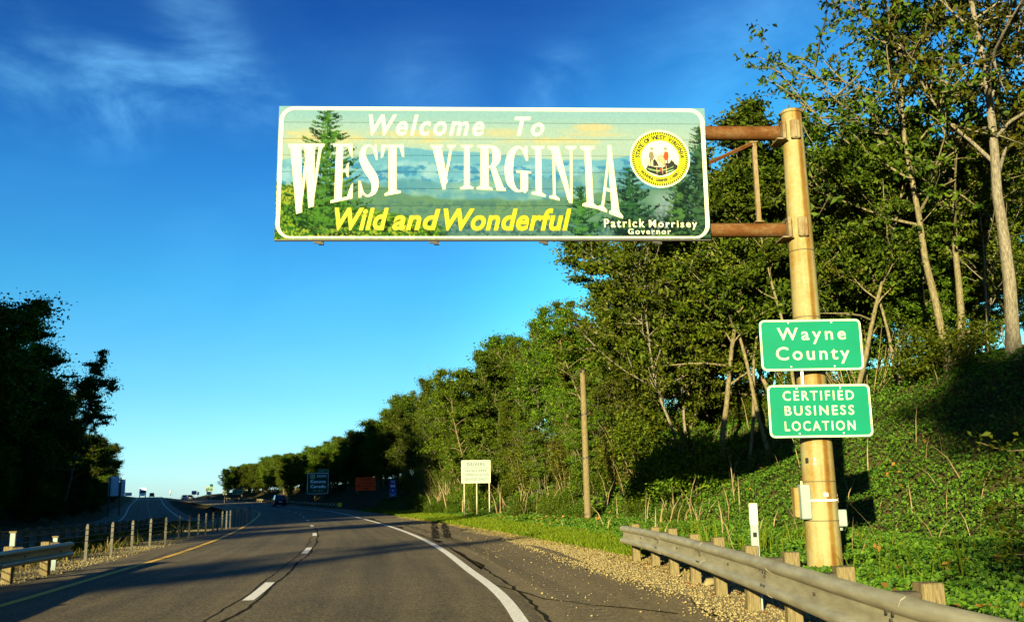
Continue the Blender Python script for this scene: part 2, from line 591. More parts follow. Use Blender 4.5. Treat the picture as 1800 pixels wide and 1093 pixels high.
def rusty(name, paint, rust, rust2, amount=0.5, streak=(9, 9, .5), band=None):
    """paint with rust that runs down; band: centre line (object x, width) of the main rust run"""
    m, N, L, b = mat_new(name)
    tc = N.new('ShaderNodeTexCoord')
    mp = N.new('ShaderNodeMapping')
    mp.inputs['Scale'].default_value = streak
    L.new(tc.outputs['Object'], mp.inputs[0])
    n1 = N.new('ShaderNodeTexNoise')
    n1.inputs['Scale'].default_value = 1.0
    n1.inputs['Detail'].default_value = 10
    n1.inputs['Roughness'].default_value = 0.72
    L.new(mp.outputs[0], n1.inputs['Vector'])
    n2 = N.new('ShaderNodeTexNoise')
    n2.inputs['Scale'].default_value = 14
    n2.inputs['Detail'].default_value = 10
    n2.inputs['Roughness'].default_value = 0.8
    L.new(tc.outputs['Object'], n2.inputs['Vector'])
    n3 = N.new('ShaderNodeTexNoise')
    n3.inputs['Scale'].default_value = 1.3
    n3.inputs['Detail'].default_value = 3
    L.new(tc.outputs['Object'], n3.inputs['Vector'])

    def mth(op, a, bb, clamp=False):
        n = N.new('ShaderNodeMath')
        n.operation = op
        n.use_clamp = clamp
        for i, q in enumerate((a, bb)):
            if isinstance(q, (int, float)): n.inputs[i].default_value = q
            else: L.new(q, n.inputs[i])
        return n.outputs[0]
    v = mth('ADD', mth('MULTIPLY', n1.outputs['Fac'], 0.55), mth('MULTIPLY', n2.outputs['Fac'], 0.45))
    v = mth('ADD', v, mth('MULTIPLY', mth('SUBTRACT', n3.outputs['Fac'], 0.5), 0.5))
    if band:
        sx = N.new('ShaderNodeSeparateXYZ')
        L.new(tc.outputs['Object'], sx.inputs[0])
        d = mth('DIVIDE', mth('SUBTRACT', sx.outputs[0], band[0]), band[1])
        g = mth('SUBTRACT', 1.0, mth('MULTIPLY', d, d), True)
        v = mth('ADD', v, mth('MULTIPLY', g, band[2]))
    cr = N.new('ShaderNodeValToRGB')
    el = cr.color_ramp.elements
    el[0].position = 1 - amount - .07
    el[0].color = (*paint, 1)
    el[1].position = 1 - amount + .12
    el[1].color = (*rust, 1)
    e3 = cr.color_ramp.elements.new(min(1 - amount + .32, .99))
    e3.color = (*rust2, 1)
    L.new(v, cr.inputs[0])
    L.new(cr.outputs[0], b.inputs['Base Color'])
    b.inputs['Roughness'].default_value = 0.7
    b.inputs['Specular IOR Level'].default_value = 0.12
    bp = N.new('ShaderNodeBump')
    bp.inputs['Strength'].default_value = .25
    bp.inputs['Distance'].default_value = .01
    L.new(n2.outputs['Fac'], bp.inputs['Height'])
    L.new(bp.outputs[0], b.inputs['Normal'])
    return m


M['pole_paint'] = rusty('stained_cream_pole_paint', (0.200, 0.182, 0.085), (0.16, 0.10, 0.020), (0.10, 0.046, 0.009), .50, (7, 7, .35),
                        (0.075, .065, .27))
M['rust_arm'] = rusty('rusted_arm_steel', (0.13, 0.10, 0.05), (0.085, 0.033, 0.007), (0.026, 0.010, 0.004), .62, (1.2, 5, 3))
M['rust_plate'] = rusty('rust_stained_plate', (0.17, 0.14, 0.075), (0.10, 0.042, 0.010), (0.04, 0.015, 0.006), .5, (5, 5, 1))


# ------------------------------------------------------------------ the two carriageways as curves
def curve_pts(ctrl, step=1.0):
    """Catmull-Rom through (x, y, z) control points, then resampled by length"""
    P = np.array(ctrl, float)
    P = np.vstack([2 * P[0] - P[1], P, 2 * P[-1] - P[-2]])
    out = []
    for i in range(1, len(P) - 2):
        for t in np.linspace(0, 1, 40, endpoint=False):
            a, b, c, d = P[i - 1], P[i], P[i + 1], P[i + 2]
            out.append(.5 * ((2 * b) + (-a + c) * t + (2 * a - 5 * b + 4 * c - d) * t ** 2 + (-a + 3 * b - 3 * c + d) * t ** 3))
    out.append(P[-2])
    out = np.array(out)
    s = np.concatenate([[0], np.cumsum(np.linalg.norm(np.diff(out[:, :2], axis=0), axis=1))])
    S = np.arange(0, s[-1], step)
    return np.stack([np.interp(S, s, out[:, k]) for k in range(3)], 1)


MAIN = curve_pts([(-9, -70, 0), (-6, -45, 0), (-4.2, -20, 0), (-3.2, 0, 0), (-3.66, 12, 0), (-4.70, 20, 0), (-6.25, 30, 0), (-8.60, 42, 0),
                  (-11.75, 56, 0), (-15.1, 70, 0), (-20.3, 91, 0), (-25.6, 110, 0), (-36.5, 143, .05), (-58, 200, .5), (-84, 262, 1.0),
                  (-121, 340, 1.45), (-160, 420, 0.4), (-200, 500, -3)])
OPPO = curve_pts([(-26, -70, -.2), (-24.5, -30, -.3), (-24.3, 10, -.3), (-24.6, 35, -.35), (-26, 52, -.4), (-30, 72, -.5), (-37, 98, -.7),
                  (-54, 143, -.9), (-84, 220, .2), (-118, 310, 1.6), (-155, 405, 2.55), (-190, 490, 0.5), (-220, 560, -4)])


def normals(C):
    T = np.gradient(C[:, :2], axis=0)
    T /= np.linalg.norm(T, axis=1)[:, None]
    return T, np.stack([T[:, 1], -T[:, 0]], 1)      # tangent, right-hand normal


MT, MNR = normals(MAIN)
OT, ONR = normals(OPPO)
S0 = int(np.argmin(abs(MAIN[:, 1])))               # station of the eye on the main carriageway


def offs(C, NR, X, Y):
    """nearest station index, signed right offset"""
    X = np.atleast_1d(np.asarray(X, float))
    Y = np.atleast_1d(np.asarray(Y, float))
    idx = np.empty(len(X), int)
    for a in range(0, len(X), 8000):
        d = (X[a:a + 8000, None] - C[None, :, 0]) ** 2 + (Y[a:a + 8000, None] - C[None, :, 1]) ** 2
        idx[a:a + 8000] = d.argmin(1)
    dx = X - C[idx, 0]
    dy = Y - C[idx, 1]
    return idx, dx * NR[idx, 0] + dy * NR[idx, 1], np.hypot(dx, dy)


def hash_noise(x, y, seed=0):
    """smooth value noise, numpy"""
    xi, yi = np.floor(x).astype(np.int64), np.floor(y).astype(np.int64)
    xf, yf = x - xi, y - yi

    def h(a, b):
        n = (a * 374761393 + b * 668265263 + seed * 1442695041) & 0xffffffff
        n = ((n ^ (n >> 13)) * 1274126177) & 0xffffffff
        return ((n ^ (n >> 16)) & 0xffff) / 65535.0
    u = xf * xf * (3 - 2 * xf)
    v = yf * yf * (3 - 2 * yf)
    return (h(xi, yi) * (1 - u) + h(xi + 1, yi) * u) * (1 - v) + (h(xi, yi + 1) * (1 - u) + h(xi + 1, yi + 1) * u) * v


def fbm(x, y, seed=0, o=4):
    r = 0
    a = .5
    for k in range(o):
        r = r + a * hash_noise(x * 2 ** k, y * 2 ** k, seed + k)
        a *= .5
    return r


def toe(st):
    """offset of the foot of the right-hand bank, by station from the eye"""
    return np.interp(st, [-60, 10, 24, 36, 47, 64, 90, 600], [17, 16.5, 15.6, 14.6, 13.2, 11.4, 10.5, 10.5])


def ground_z(X, Y, rough=True):
    X = np.atleast_1d(np.asarray(X, float))
    Y = np.atleast_1d(np.asarray(Y, float))
    im, um, dm = offs(MAIN, MNR, X, Y)
    io, uo, do = offs(OPPO, ONR, X, Y)
    st = im - S0
    zr, zo = MAIN[im, 2], OPPO[io, 2]
    n = fbm(X / 5, Y / 5, 3) - .5
    n2 = fbm(X / 1.3, Y / 1.3, 9) - .5
    # right-hand side: verge, bank, wooded slope
    t = toe(st)
    w = um - t
    steep = np.interp(st, [0, 70, 150, 260], [.80, .75, .60, .50])
    top = np.interp(st, [0, 70, 150, 260, 400], [5.8, 5.4, 3.6, 2.8, 1.2])
    bank = np.clip(w, 0, None) * steep
    zb = np.where(bank < top, bank, top + (bank - top) * np.interp(st, [0, 70, 150], [.28, .25, .2]))
    zb = np.minimum(zb, np.interp(st, [0, 60, 120, 200, 420], [16, 14, 7, 4, 1.5]))
    blend = np.clip(w / 2, 0, 1)
    right = zr - .06 + np.clip((um - 6.6) / 3, 0, 1) * .06 + zb + blend * (n * 1.3 + n2 * .5) + \
        np.clip((um - 9) / 3, 0, 1) * (1 - blend) * (n2 * .25 + .05)
    # median
    f = np.clip((dm - 6) / np.maximum(dm - 6 + do - 6.6, .5), 0, 1)
    med = (zr - .06) * (1 - f) + (zo - .06) * f - .45 * np.sin(np.pi * f) + n * .2 * np.sin(np.pi * f)
    # left of the far carriageway: wooded hill, raised to shade the bend
    wl = np.clip(-uo - 8.5, 0, None)
    left = zo - .06 + np.minimum(wl * .45, 16 + wl * .05) + np.clip(wl / 3, 0, 1) * n * 1.2
    z = np.where(um > 0, right, np.where(uo > 0, med, left))
    z = np.where((um <= 0) & (dm < 6), zr - .06, z)
    z = np.where((um <= 0) & (do < 6.6), zo - .06, z)
    far = np.clip((Y - 430) / 300, 0, 1)
    z = z * (1 - far) + (-9) * far
    return z


def gz(x, y):
    return float(ground_z([x], [y])[0])


def strip(C, NR, s0, s1, u0, u1, dz, name, mat_, wob=0.0, seed=1, step=1, nu=1, parent=None, jag=0.0):
    """a sheet along a carriageway between offsets u0..u1 (numbers or functions of station)"""
    ii = np.arange(s0, s1 + 1, step)
    rows = []
    uvs = []
    for i in ii:
        i = int(min(max(i, 0), len(C) - 1))
        a = u0(i) if callable(u0) else u0
        b = u1(i) if callable(u1) else u1
        a += jag * (float(hash_noise(np.array(i * .45), np.array(7.3), seed)) - .5)
        b += jag * (float(hash_noise(np.array(i * .45), np.array(2.1), seed + 5)) - .5)
        for k in range(nu + 1):
            u = a + (b - a) * k / nu
            rows.append((C[i, 0] + NR[i, 0] * u, C[i, 1] + NR[i, 1] * u, C[i, 2] + dz))
            uvs.append((u, float(i)))
    V = np.array(rows)
    n = nu + 1
    F = []
    for r in range(len(ii) - 1):
        for k in range(nu):
            F.append((r * n + k, r * n + k + 1, (r + 1) * n + k + 1, (r + 1) * n + k))
    loops = np.array(F).ravel()
    me = np_mesh(name, V, loops, np.arange(0, len(F) * 4, 4), mat_, True)
    uvl = me.uv_layers.new(name='along_across')
    uvl.data.foreach_set('uv', np.array(uvs, dtype=np.float32)[loops].ravel())
    return link(name, me, parent)


def on_main(st, u, dz=0.0):
    """point at station st metres ahead of the eye, offset u"""
    i = S0 + st
    k = int(math.floor(i))
    k = max(0, min(k, len(MAIN) - 2))
    f = i - k
    c = MAIN[k] * (1 - f) + MAIN[k + 1] * f
    n = MNR[k] * (1 - f) + MNR[k + 1] * f
    return Vector((c[0] + n[0] * u, c[1] + n[1] * u, c[2] + dz))


# ------------------------------------------------------------------ ground, roads, markings
def terrain():
    xs = np.concatenate([np.linspace(-900, -260, 9)[:-1], np.linspace(-260, -60, 41)[:-1], np.linspace(-60, -30, 16)[:-1],
                         np.linspace(-30, 32, 100)[:-1], np.linspace(32, 90, 25)[:-1], np.linspace(90, 900, 12)])
    ys = np.concatenate([np.linspace(-140, 4, 30)[:-1], np.linspace(4, 80, 110)[:-1], np.linspace(80, 200, 70)[:-1],
                         np.linspace(200, 560, 60)[:-1], np.linspace(560, 2500, 10)])
    X, Y = np.meshgrid(xs, ys)
    Z = ground_z(X.ravel(), Y.ravel())
    V = np.stack([X.ravel(), Y.ravel(), Z - .02], 1)
    nx, ny = len(xs), len(ys)
    a = (np.arange(ny - 1)[:, None] * nx + np.arange(nx - 1)[None, :]).ravel()
    loops = np.stack([a, a + 1, a + nx + 1, a + nx], 1).ravel()
    me = np_mesh('ground', V, loops, np.arange(0, len(loops), 4), M['soil'], True)
    tag(link('ground', me), 'dark soil under the verge, the median and the wooded banks', kind='structure')


terrain()
NM, NO = len(MAIN) - 1, len(OPPO) - 1
tag(strip(MAIN, MNR, 0, NM, -3.95, 3.95, 0.0, 'road', M['asphalt'], nu=4), 'asphalt carriageway curving left', kind='structure')
tag(strip(MAIN, MNR, 0, NM, 3.95, lambda i: 6.35 + .15 * math.sin(i * .11), -.004, 'road_shoulder', M['shoulder'], nu=2, jag=.9),
    'worn asphalt shoulder right of the white line', kind='structure')
tag(strip(MAIN, MNR, 0, NM, -4.95, -3.95, -.004, 'median_shoulder', M['shoulder'], nu=2, jag=.15, seed=8),
    'narrow shoulder left of the yellow line', kind='structure')
tag(strip(OPPO, ONR, 0, NO, -6.4, 5.4, 0.0, 'opposite_road', M['asphalt'], nu=4), 'opposite carriageway in the shade', kind='structure')
tag(strip(MAIN, MNR, 0, NM, 6.0, lambda i: 9.2 - 1.6 * min(max((i - S0 - 22) / 10, 0), 1), -.030, 'gravel_verge', M['gravel_bed'],
          nu=6, jag=.8, seed=4), 'tan gravel edge along the right shoulder', kind='structure')
tag(strip(MAIN, MNR, 0, NM, -6.9, -4.8, -.03, 'median_gravel', M['gravel_bed'], nu=3, jag=.6, seed=14),
    'gravel strip beside the median', kind='structure')

# painted lines: one pavement-marking thing per line or dash
ln = strip(MAIN, MNR, 0, NM, 3.60, 3.78, .006, 'edge_line', M['white_line'])
tag(ln, 'solid white edge line right of the lane, running from the bottom centre', 'road marking')
ln = strip(MAIN, MNR, 0, NM, -3.76, -3.60, .006, 'edge_line', M['yellow_line'])
tag(ln, 'solid yellow edge line beside the median', 'road marking')
ln = strip(OPPO, ONR, 0, NO, -3.76, -3.58, .006, 'edge_line', M['white_line'])
tag(ln, 'white edge line on the left of the opposite carriageway', 'road marking')
ln = strip(OPPO, ONR, 0, NO, 3.58, 3.76, .006, 'edge_line', M['white_line'])
tag(ln, 'pale edge line on the median side of the opposite carriageway', 'road marking')


def dash(C, NR, a, b, u, w):
    P = []
    n = 4
    for k in range(n + 1):
        i = a + (b - a) * k / n
        j = int(i)
        if j + 1 >= len(C): return None
        f = i - j
        c = C[j] * (1 - f) + C[j + 1] * f
        q = NR[j] * (1 - f) + NR[j + 1] * f
        P += [(c[0] + q[0] * (u - w / 2), c[1] + q[1] * (u - w / 2), c[2] + .006),
              (c[0] + q[0] * (u + w / 2), c[1] + q[1] * (u + w / 2), c[2] + .006)]
    mb = MB()
    mb.add(P, [(2 * k, 2 * k + 1, 2 * k + 3, 2 * k + 2) for k in range(n)])
    return mb


ORD = ['nearest', 'second', 'third', 'fourth', 'fifth', 'sixth', 'seventh', 'eighth']
starts = [4.0, 15.0, 27.0, 39.2, 51.4, 63.6, 75.8, 88, 100.2, 112.4, 124.6, 137, 149, 161, 173, 185, 197, 209, 221]
k = 0
for i, st in enumerate(starts):
    if i == 0: continue
    mb = dash(MAIN, MNR, S0 + st, S0 + st + 3.05, -.10, .17)
    o = mb.build('lane_dash', M['white_line'])
    if i <= 8:
        tag(o, '%s white lane dash from the camera between the two lanes' % ORD[i - 1], 'road marking', 'white lane dashes')
    else:
        tag(o, 'small distant white lane dash on the shaded part of the road', 'road marking', 'white lane dashes')
for i in range(22):
    mb = dash(OPPO, ONR, 60 + 90 + i * 12.2, 60 + 93 + i * 12.2, 0, .16)
    if mb:
        tag(mb.build('lane_dash', M['white_line']), 'faint lane dash of the opposite carriageway', 'road marking',
            'lane dashes of the opposite carriageway')


def ribbon(pts, w, dz, name, mat_, label, cat='road mark', seed=0, jit=.03):
    """a tar seam or crack through ground points"""
    rnd = random.Random(seed)
    P = []
    Q = []
    for a, b in zip(pts[:-1], pts[1:]):
        n = max(2, int((Vector(b) - Vector(a)).length / .35))
        for k in range(n):
            Q.append(Vector(a).lerp(Vector(b), k / n))
    Q.append(Vector(pts[-1]))
    for i, p in enumerate(Q):
        t = (Q[min(i + 1, len(Q) - 1)] - Q[max(i - 1, 0)]).normalized()
        n = Vector((t.y, -t.x, 0))
        p = p + n * rnd.uniform(-jit, jit)
        ww = w * rnd.uniform(.55, 1.3) / 2
        P += [tuple(p - n * ww + Vector((0, 0, dz))), tuple(p + n * ww + Vector((0, 0, dz)))]
    mb = MB()
    mb.add(P, [(2 * i, 2 * i + 1, 2 * i + 3, 2 * i + 2) for i in range(len(Q) - 1)])
    return tag(mb.build(name, mat_), label, cat)


ribbon([on_main(s, 4.02) for s in range(2, 70, 2)], .05, .003, 'tar_seam', M['tar'],
       'dark tar seam just right of the white edge line', seed=1)
ribbon([on_main(s, .03 + .04 * math.sin(s)) for s in range(2, 52, 2)], .055, .003, 'tar_seam', M['tar'],
       'dark jagged tar seam beside the lane dashes', seed=2, jit=.02)
ribbon([on_main(s, -.22 + .03 * math.sin(s * 1.7)) for s in range(2, 40, 2)], .022, .0045, 'tar_seam', M['tar'],
       'thin crack running inside the lane dashes', seed=12, jit=.02)
ribbon([at_z(*q) for q in ((838, 1012), (862, 1024), (905, 1036), (960, 1052), (1040, 1062), (1110, 1068), (1190, 1078))], .055, .003,
       'pavement_crack', M['tar'], 'dark crack leaving the edge line across the shoulder', seed=3, jit=.05)
for q, lb in (((762, 914, 766, 946), 'left black skid mark on the shoulder behind the edge line'),
              ((778, 914, 788, 946), 'right black skid mark on the shoulder behind the edge line')):
    ribbon([at_z(q[0], q[1]), at_z(q[2], q[3])], .30, .003, 'skid_mark', M['tar'], lb, seed=5, jit=.02)
# rumble grooves milled into the shoulder: recessed look from short dark bars
mb = MB()
for k in range(150):
    s = 9 + k * .32
    a = on_main(s, 4.45, .002)
    b = on_main(s, 4.85, .002)
    c = on_main(s + .11, 4.85, .002)
    d = on_main(s + .11, 4.45, .002)
    mb.add([a, b, c, d], [(0, 1, 2, 3)])
M['groove'] = mat('milled_groove', (0.09, 0.078, 0.05), 0.9, c2=(0.19, 0.165, 0.115), scale=30)
tag(mb.build('rumble_strip', M['groove']), 'row of milled rumble grooves right of the white line', 'rumble strip')

# ------------------------------------------------------------------ the welcome sign on its arm
def plane_pt(px, py, P0, nrm):
    d = cam_dir(px, py)
    o = Vector((0, 0, EYE))
    return o + d * ((P0 - o).dot(nrm) / d.dot(nrm))


SGN_A = at_dist(490, 184, 18.0)
SGN_B = at_dist(1238, 191, 18.36)
SGN_X = Vector((SGN_B.x - SGN_A.x, SGN_B.y - SGN_A.y, 0)).normalized()
SGN_N = Vector((SGN_X.y, -SGN_X.x, 0))                 # faces the traffic
W_S, H_S = 8.70, 2.80
sign_rz = math.atan2(SGN_X.y, SGN_X.x)
sign = empty('welcome_sign', (0, 0, 0), sign_rz,
             'wide cream bordered welcome panel with mountain print above the road', 'road sign')
base = at_dist(482, 421, 18.0)
sign.location = (SGN_A.x, SGN_A.y, base.z)
slope = (SGN_B.z - SGN_A.z) / (SGN_B - SGN_A).length * .5
sign.rotation_euler = (0, -math.asin(slope), sign_rz)
bpy.context.view_layer.update()
SM_ = sign.matrix_world.copy()
SI_ = SM_.inverted()
SNW = (SM_.to_3x3() @ Vector((0, -1, 0))).normalized()


def s_loc(px, py):
    """photograph sight line -> (x, z) on the face of the welcome panel"""
    p = SI_ @ plane_pt(px, py, SM_ @ Vector((0, 0, 0)), SNW)
    return p.x, p.z


# ---- the print: a mountain view between spruces, computed as colours of the panel boards
def lin(c):
    c = np.asarray(c, float) / 255
    return np.where(c < .04045, c / 12.92, ((c + .055) / 1.055) ** 2.4)


KLIT = np.array([4.9, 4.2, 2.6])
GW, GH = 600, 200


def paint_print():
    U, V = np.meshgrid(np.linspace(0, 1, GW), np.linspace(0, 1, GH))
    X = 486 + U * 762           # photograph-like coordinates of the print
    Y = 190 + V * 230

    def mixc(img, col, a):
        a = np.clip(a, 0, 1)[..., None]
        return img * (1 - a) + np.array(col, float) * a

    def sm(x, a, b):
        t = np.clip((x - a) / (b - a), 0, 1)
        return t * t * (3 - 2 * t)
    n1 = fbm(X / 60, Y / 14, 1)
    n2 = fbm(X / 9, Y / 7, 2)
    n3 = fbm(X / 3, Y / 2.6, 3)
    n4 = fbm(X / 26, Y / 22, 4)
    img = np.zeros((GH, GW, 3)) + np.array([172, 216, 188.])
    img = mixc(img, (205, 225, 178), sm(Y, 195, 245))
    # warm cloud streaks
    img = mixc(img, (246, 226, 140), sm(n1, .42, .7) * sm(Y, 225, 238) * (1 - sm(Y, 246, 262)) * 1.0)
    for cx, cy, rx, ry, am in ((1045, 226, 42, 9, .9), (880, 236, 40, 9, .6), (720, 238, 90, 6, .6), (1050, 238, 60, 5, .5)):
        img = mixc(img, (248, 222, 140), am * np.clip(1.2 - ((X - cx) / rx) ** 2 - ((Y - cy + 3 * (n2 - .5)) / ry) ** 2, 0, 1))
    # far ridges
    ridge = 276 + 7 * np.sin(X / 70.) + 16 * (fbm(X / 70, X * 0, 5) - .5) - 5 * np.exp(-((X - 720) / 50) ** 2)
    img = mixc(img, (128, 196, 190), sm(Y, ridge - 1.5, ridge + 1.5))
    r2 = 290 + 26 * (fbm(X / 55, X * 0, 6) - .5)
    tex = sm(n4, .35, .62)
    img = mixc(img, (176, 222, 204), .9 * sm(Y, r2 - 2, r2 + 3) * tex)
    img = mixc(img, (78, 158, 178), .95 * sm(Y, r2 - 2, r2 + 3) * sm(fbm(X / 16, Y / 9, 7), .48, .6))
    img = mixc(img, (196, 226, 190), .5 * sm(Y, 285, 300) * sm(fbm(X / 12, Y / 10, 17), .56, .66))
    r3 = 318 + 34 * (fbm(X / 80, X * 0, 8) - .5) - .05 * (X - 820)
    img = mixc(img, (106, 168, 160), .8 * sm(Y, r3 - 2, r3 + 4))
    img = mixc(img, (164, 206, 160), .75 * sm(Y, r3, r3 + 5) * tex)
    r4 = 344 + 26 * (fbm(X / 60, X * 0, 9) - .5) + 14 * np.cos((X - 900) / 90.)
    img = mixc(img, (112, 152, 96), .85 * sm(Y, r4 - 2, r4 + 4))
    hill = 352 + ((X - 905) / 11.) ** 2 * .9
    img = mixc(img, (150, 176, 90), .75 * sm(Y, hill - 1, hill + 3) * sm(n2, .35, .6))
    img = mixc(img, (78, 128, 110), .6 * sm(Y, 350, 360) * sm(n2, .5, .58))
    low = sm(Y, 384, 396)
    img = mixc(img, (92, 140, 118), .7 * low)
    img = mixc(img, (50, 92, 84), .7 * low * sm(n2, .48, .58))
    img = mixc(img, (175, 190, 150), .5 * low * sm(n3, .58, .66))
    # yellow-green scrub low at the left
    ls = sm(np.where(X < 560, 322 + (X - 486) * .25, 350 + (X - 560) * .22) + 18 * (n4 - .5) - Y, 3, -3)
    ls = ls * sm(790 - X, 0, 30)
    img = mixc(img, (64, 120, 30), .95 * ls)
    img = mixc(img, (170, 196, 40), .9 * ls * sm(n3, .46, .56))
    img = mixc(img, (22, 52, 20), .9 * ls * sm(n2, .54, .62) * sm(Y, 330, 360))
    img = mixc(img, (214, 204, 60), .8 * sm(Y, 318, 335) * (1 - sm(Y, 352, 364)) * (1 - sm(X, 512, 528)) * sm(n3, .42, .52))

    def conifer(img, cx, top, bot, hw, col, hi, seed, gap=.5, lean=0):
        """tiered spruce with ragged drooping boughs"""
        rr = np.random.RandomState(seed)
        H = bot - top
        xx = X - cx - lean * (Y - top)
        m = np.clip(1.2 - abs(xx) / 1.4, 0, 1) * ((Y > top) & (Y < bot))
        img = mixc(img, (46, 44, 26), m)
        y = top + 3
        while y < bot:
            t = (y - top) / H
            half = hw * (.14 + .95 * t ** .65)
            for sd in (-1, 1):
                w_ = half * rr.uniform(.62, 1.08)
                droop = rr.uniform(-.30, .25)
                th = 1.8 + 4.6 * t * rr.uniform(.7, 1.2)
                ax = sd * xx
                yc = y + ax * droop - (ax / max(w_, 1)) ** 2 * w_ * .22
                prof = np.clip(1 - abs(Y - yc + 2 * (n3 - .5) * th) / (th * (1.05 - .7 * np.clip(ax / w_, 0, 1))), 0, 1)
                a = (prof > .10) * (ax > 0) * (ax < w_) * (n3 > .30)
                sh = sm(n2 + .25 * (Y - yc) / th * -1, .35, .62)
                cc = np.array(col)[None, None] * (1 - sh[..., None]) + np.array(hi)[None, None] * sh[..., None]
                aa = a[..., None].astype(float)
                img = img * (1 - aa) + cc * aa
            y += 3.0 + 3.2 * t * rr.uniform(.7, 1.2)
        return img
    # dark wood at the right
    rw = sm(Y, 402 - 150 * sm(X, 1150, 1245) + 24 * (n4 - .5), 410 - 150 * sm(X, 1150, 1245) + 24 * (n4 - .5)) * sm(X, 1075, 1110)
    img = mixc(img, (196, 214, 196), .55 * sm(X, 1130, 1170) * sm(Y, 330, 350))
    img = mixc(img, (150, 160, 130), .8 * sm(X, 1130, 1170) * sm(Y, 335, 350) * sm(fbm(X / 2.5, Y / 11, 21), .5, .56))
    img = mixc(img, (34, 58, 32), rw * sm(n3, .62, .36))
    img = mixc(img, (74, 112, 40), rw * sm(n2, .5, .6) * .8)
    img = mixc(img, (22, 34, 24), .9 * sm(Y, 366, 392) * sm(X, 1060, 1100) * sm(n3, .66, .42))
    img = conifer(img, 572, 192, 412, 74, (28, 62, 26), (96, 150, 44), 3, .6)
    img = conifer(img, 1021, 328, 416, 40, (26, 62, 40), (90, 150, 60), 5, .4)
    img = conifer(img, 1107, 296, 416, 54, (20, 44, 36), (60, 110, 56), 6, .5)
    img = conifer(img, 1196, 312, 416, 40, (30, 58, 36), (96, 140, 60), 7, .5)
    img = conifer(img, 1236, 222, 416, 50, (28, 52, 36), (80, 120, 66), 8, .9)
    img = mixc(img, (200, 204, 60), .7 * sm(Y, 396, 404) * (1 - sm(X, 700, 770)) * sm(n3, .52, .6))
    img *= (1 + .10 * (n3 - .5)[..., None])
    return lin(np.clip(img, 0, 255)) / KLIT[None, None]


PRINT = paint_print()
m, N, L, b = mat_new('printed_landscape_film')
at_ = N.new('ShaderNodeAttribute')
at_.attribute_name = 'print_colour'
L.new(at_.outputs['Color'], b.inputs['Base Color'])
b.inputs['Roughness'].default_value = 0.8
b.inputs['Specular IOR Level'].default_value = 0.03
M['print'] = m
NB = 8
for r in range(NB):
    z1 = H_S * (1 - r / NB) - .0022
    z0 = H_S * (1 - (r + 1) / NB) + .0022
    rows, cols = 27, 600
    xs = np.linspace(0, W_S, cols)
    zs = np.linspace(z1, z0, rows)
    Xg, Zg = np.meshgrid(xs, zs)
    bow = -.003 * np.sin(np.linspace(0, math.pi, rows))[:, None] + Xg * 0
    bow[0] += .006
    bow[-1] += .006
    Vv = np.stack([Xg.ravel(), bow.ravel(), Zg.ravel()], 1)
    a = (np.arange(rows - 1)[:, None] * cols + np.arange(cols - 1)[None, :]).ravel()
    loops = np.stack([a, a + cols, a + cols + 1, a + 1], 1).ravel()
    # back skin of the board
    nb_ = len(Vv)
    Vv = np.vstack([Vv, [(0, .05, z1), (W_S, .05, z1), (W_S, .05, z0), (0, .05, z0), (0, .006, z1), (W_S, .006, z1), (W_S, .006, z0),
                         (0, .006, z0)]])
    back = [(0, 1, 2, 3), (4, 5, 1, 0), (3, 2, 6, 7), (4, 0, 3, 7), (5, 6, 2, 1)]
    loops = np.concatenate([loops, (np.array(back) + nb_).ravel()])
    me = np_mesh('panel_board', Vv, loops, np.arange(0, len(loops), 4), M['print'])
    uu = (xs / W_S * (GW - 1))
    vv = ((H_S - zs) / H_S * (GH - 1))
    iu = np.clip(uu.astype(int), 0, GW - 2)
    iv = np.clip(vv.astype(int), 0, GH - 2)
    fu = (uu - iu)[None, :, None]
    fv = (vv - iv)[:, None, None]
    c = (PRINT[iv][:, iu] * (1 - fu) + PRINT[iv][:, iu + 1] * fu) * (1 - fv) + (PRINT[iv + 1][:, iu] * (1 - fu) + PRINT[iv + 1][:, iu + 1] * fu) * fv
    c4 = np.ones((len(Vv), 4), dtype=np.float32) * .1
    c4[:rows * cols, :3] = c.reshape(-1, 3)
    ca = me.color_attributes.new('print_colour', 'FLOAT_COLOR', 'POINT')
    ca.data.foreach_set('color', c4.ravel())
    link('panel_board', me, sign)

# rounded cream border
mb = MB()
o_ = rrect(.020, W_S - .020, .018, H_S - .018, .30, 8)
i_ = [(a, b_ - .030 * max(0, 1 - (b_ - .09) / .25)) for a, b_ in rrect(.100, W_S - .100, .092, H_S - .092, .22, 8)]
frame_ring(mb, o_, i_, -.010, -.0045)
mb.build('border', M['sign_white'], sign)
# back stringers and the brackets whose feet show under the lower edge
for px in (563, 767, 960, 1160):
    x, _ = s_loc(px, 424)
    mb = MB()
    mb.box((x, .10, H_S / 2 - .03), (.10, .09, H_S + .10))
    mb.box((x - .06, .06, -.045), (.16, .05, .03))
    mb.build('stringer', M['dark_steel'], sign)
mb = MB()
mb.box((W_S / 2, .03, -.012), (W_S, .07, .022))
mb.build('lower_trim', M['dark_steel'], sign)


def sign_text(s, l, r, t, bt, mname, off, shear=0., space=1., y=-.0065, edge=None, name='lettering', parent=None):
    """lettering between photograph extents, set on the panel"""
    x0, z0 = s_loc(l, bt)
    x1, z1 = s_loc(r, t)
    if edge:
        mb = MB()
        d = .012
        put_text(mb, s, x0 - d, x1 + d, z0 - d, z1 + d, y + .001, off + .018, shear, space)
        mb.build('lettering_outline', M[edge], sign)
    mb = MB()
    put_text(mb, s, x0, x1, z0, z1, y, off, shear, space)
    return mb.build(name, M[mname], sign)


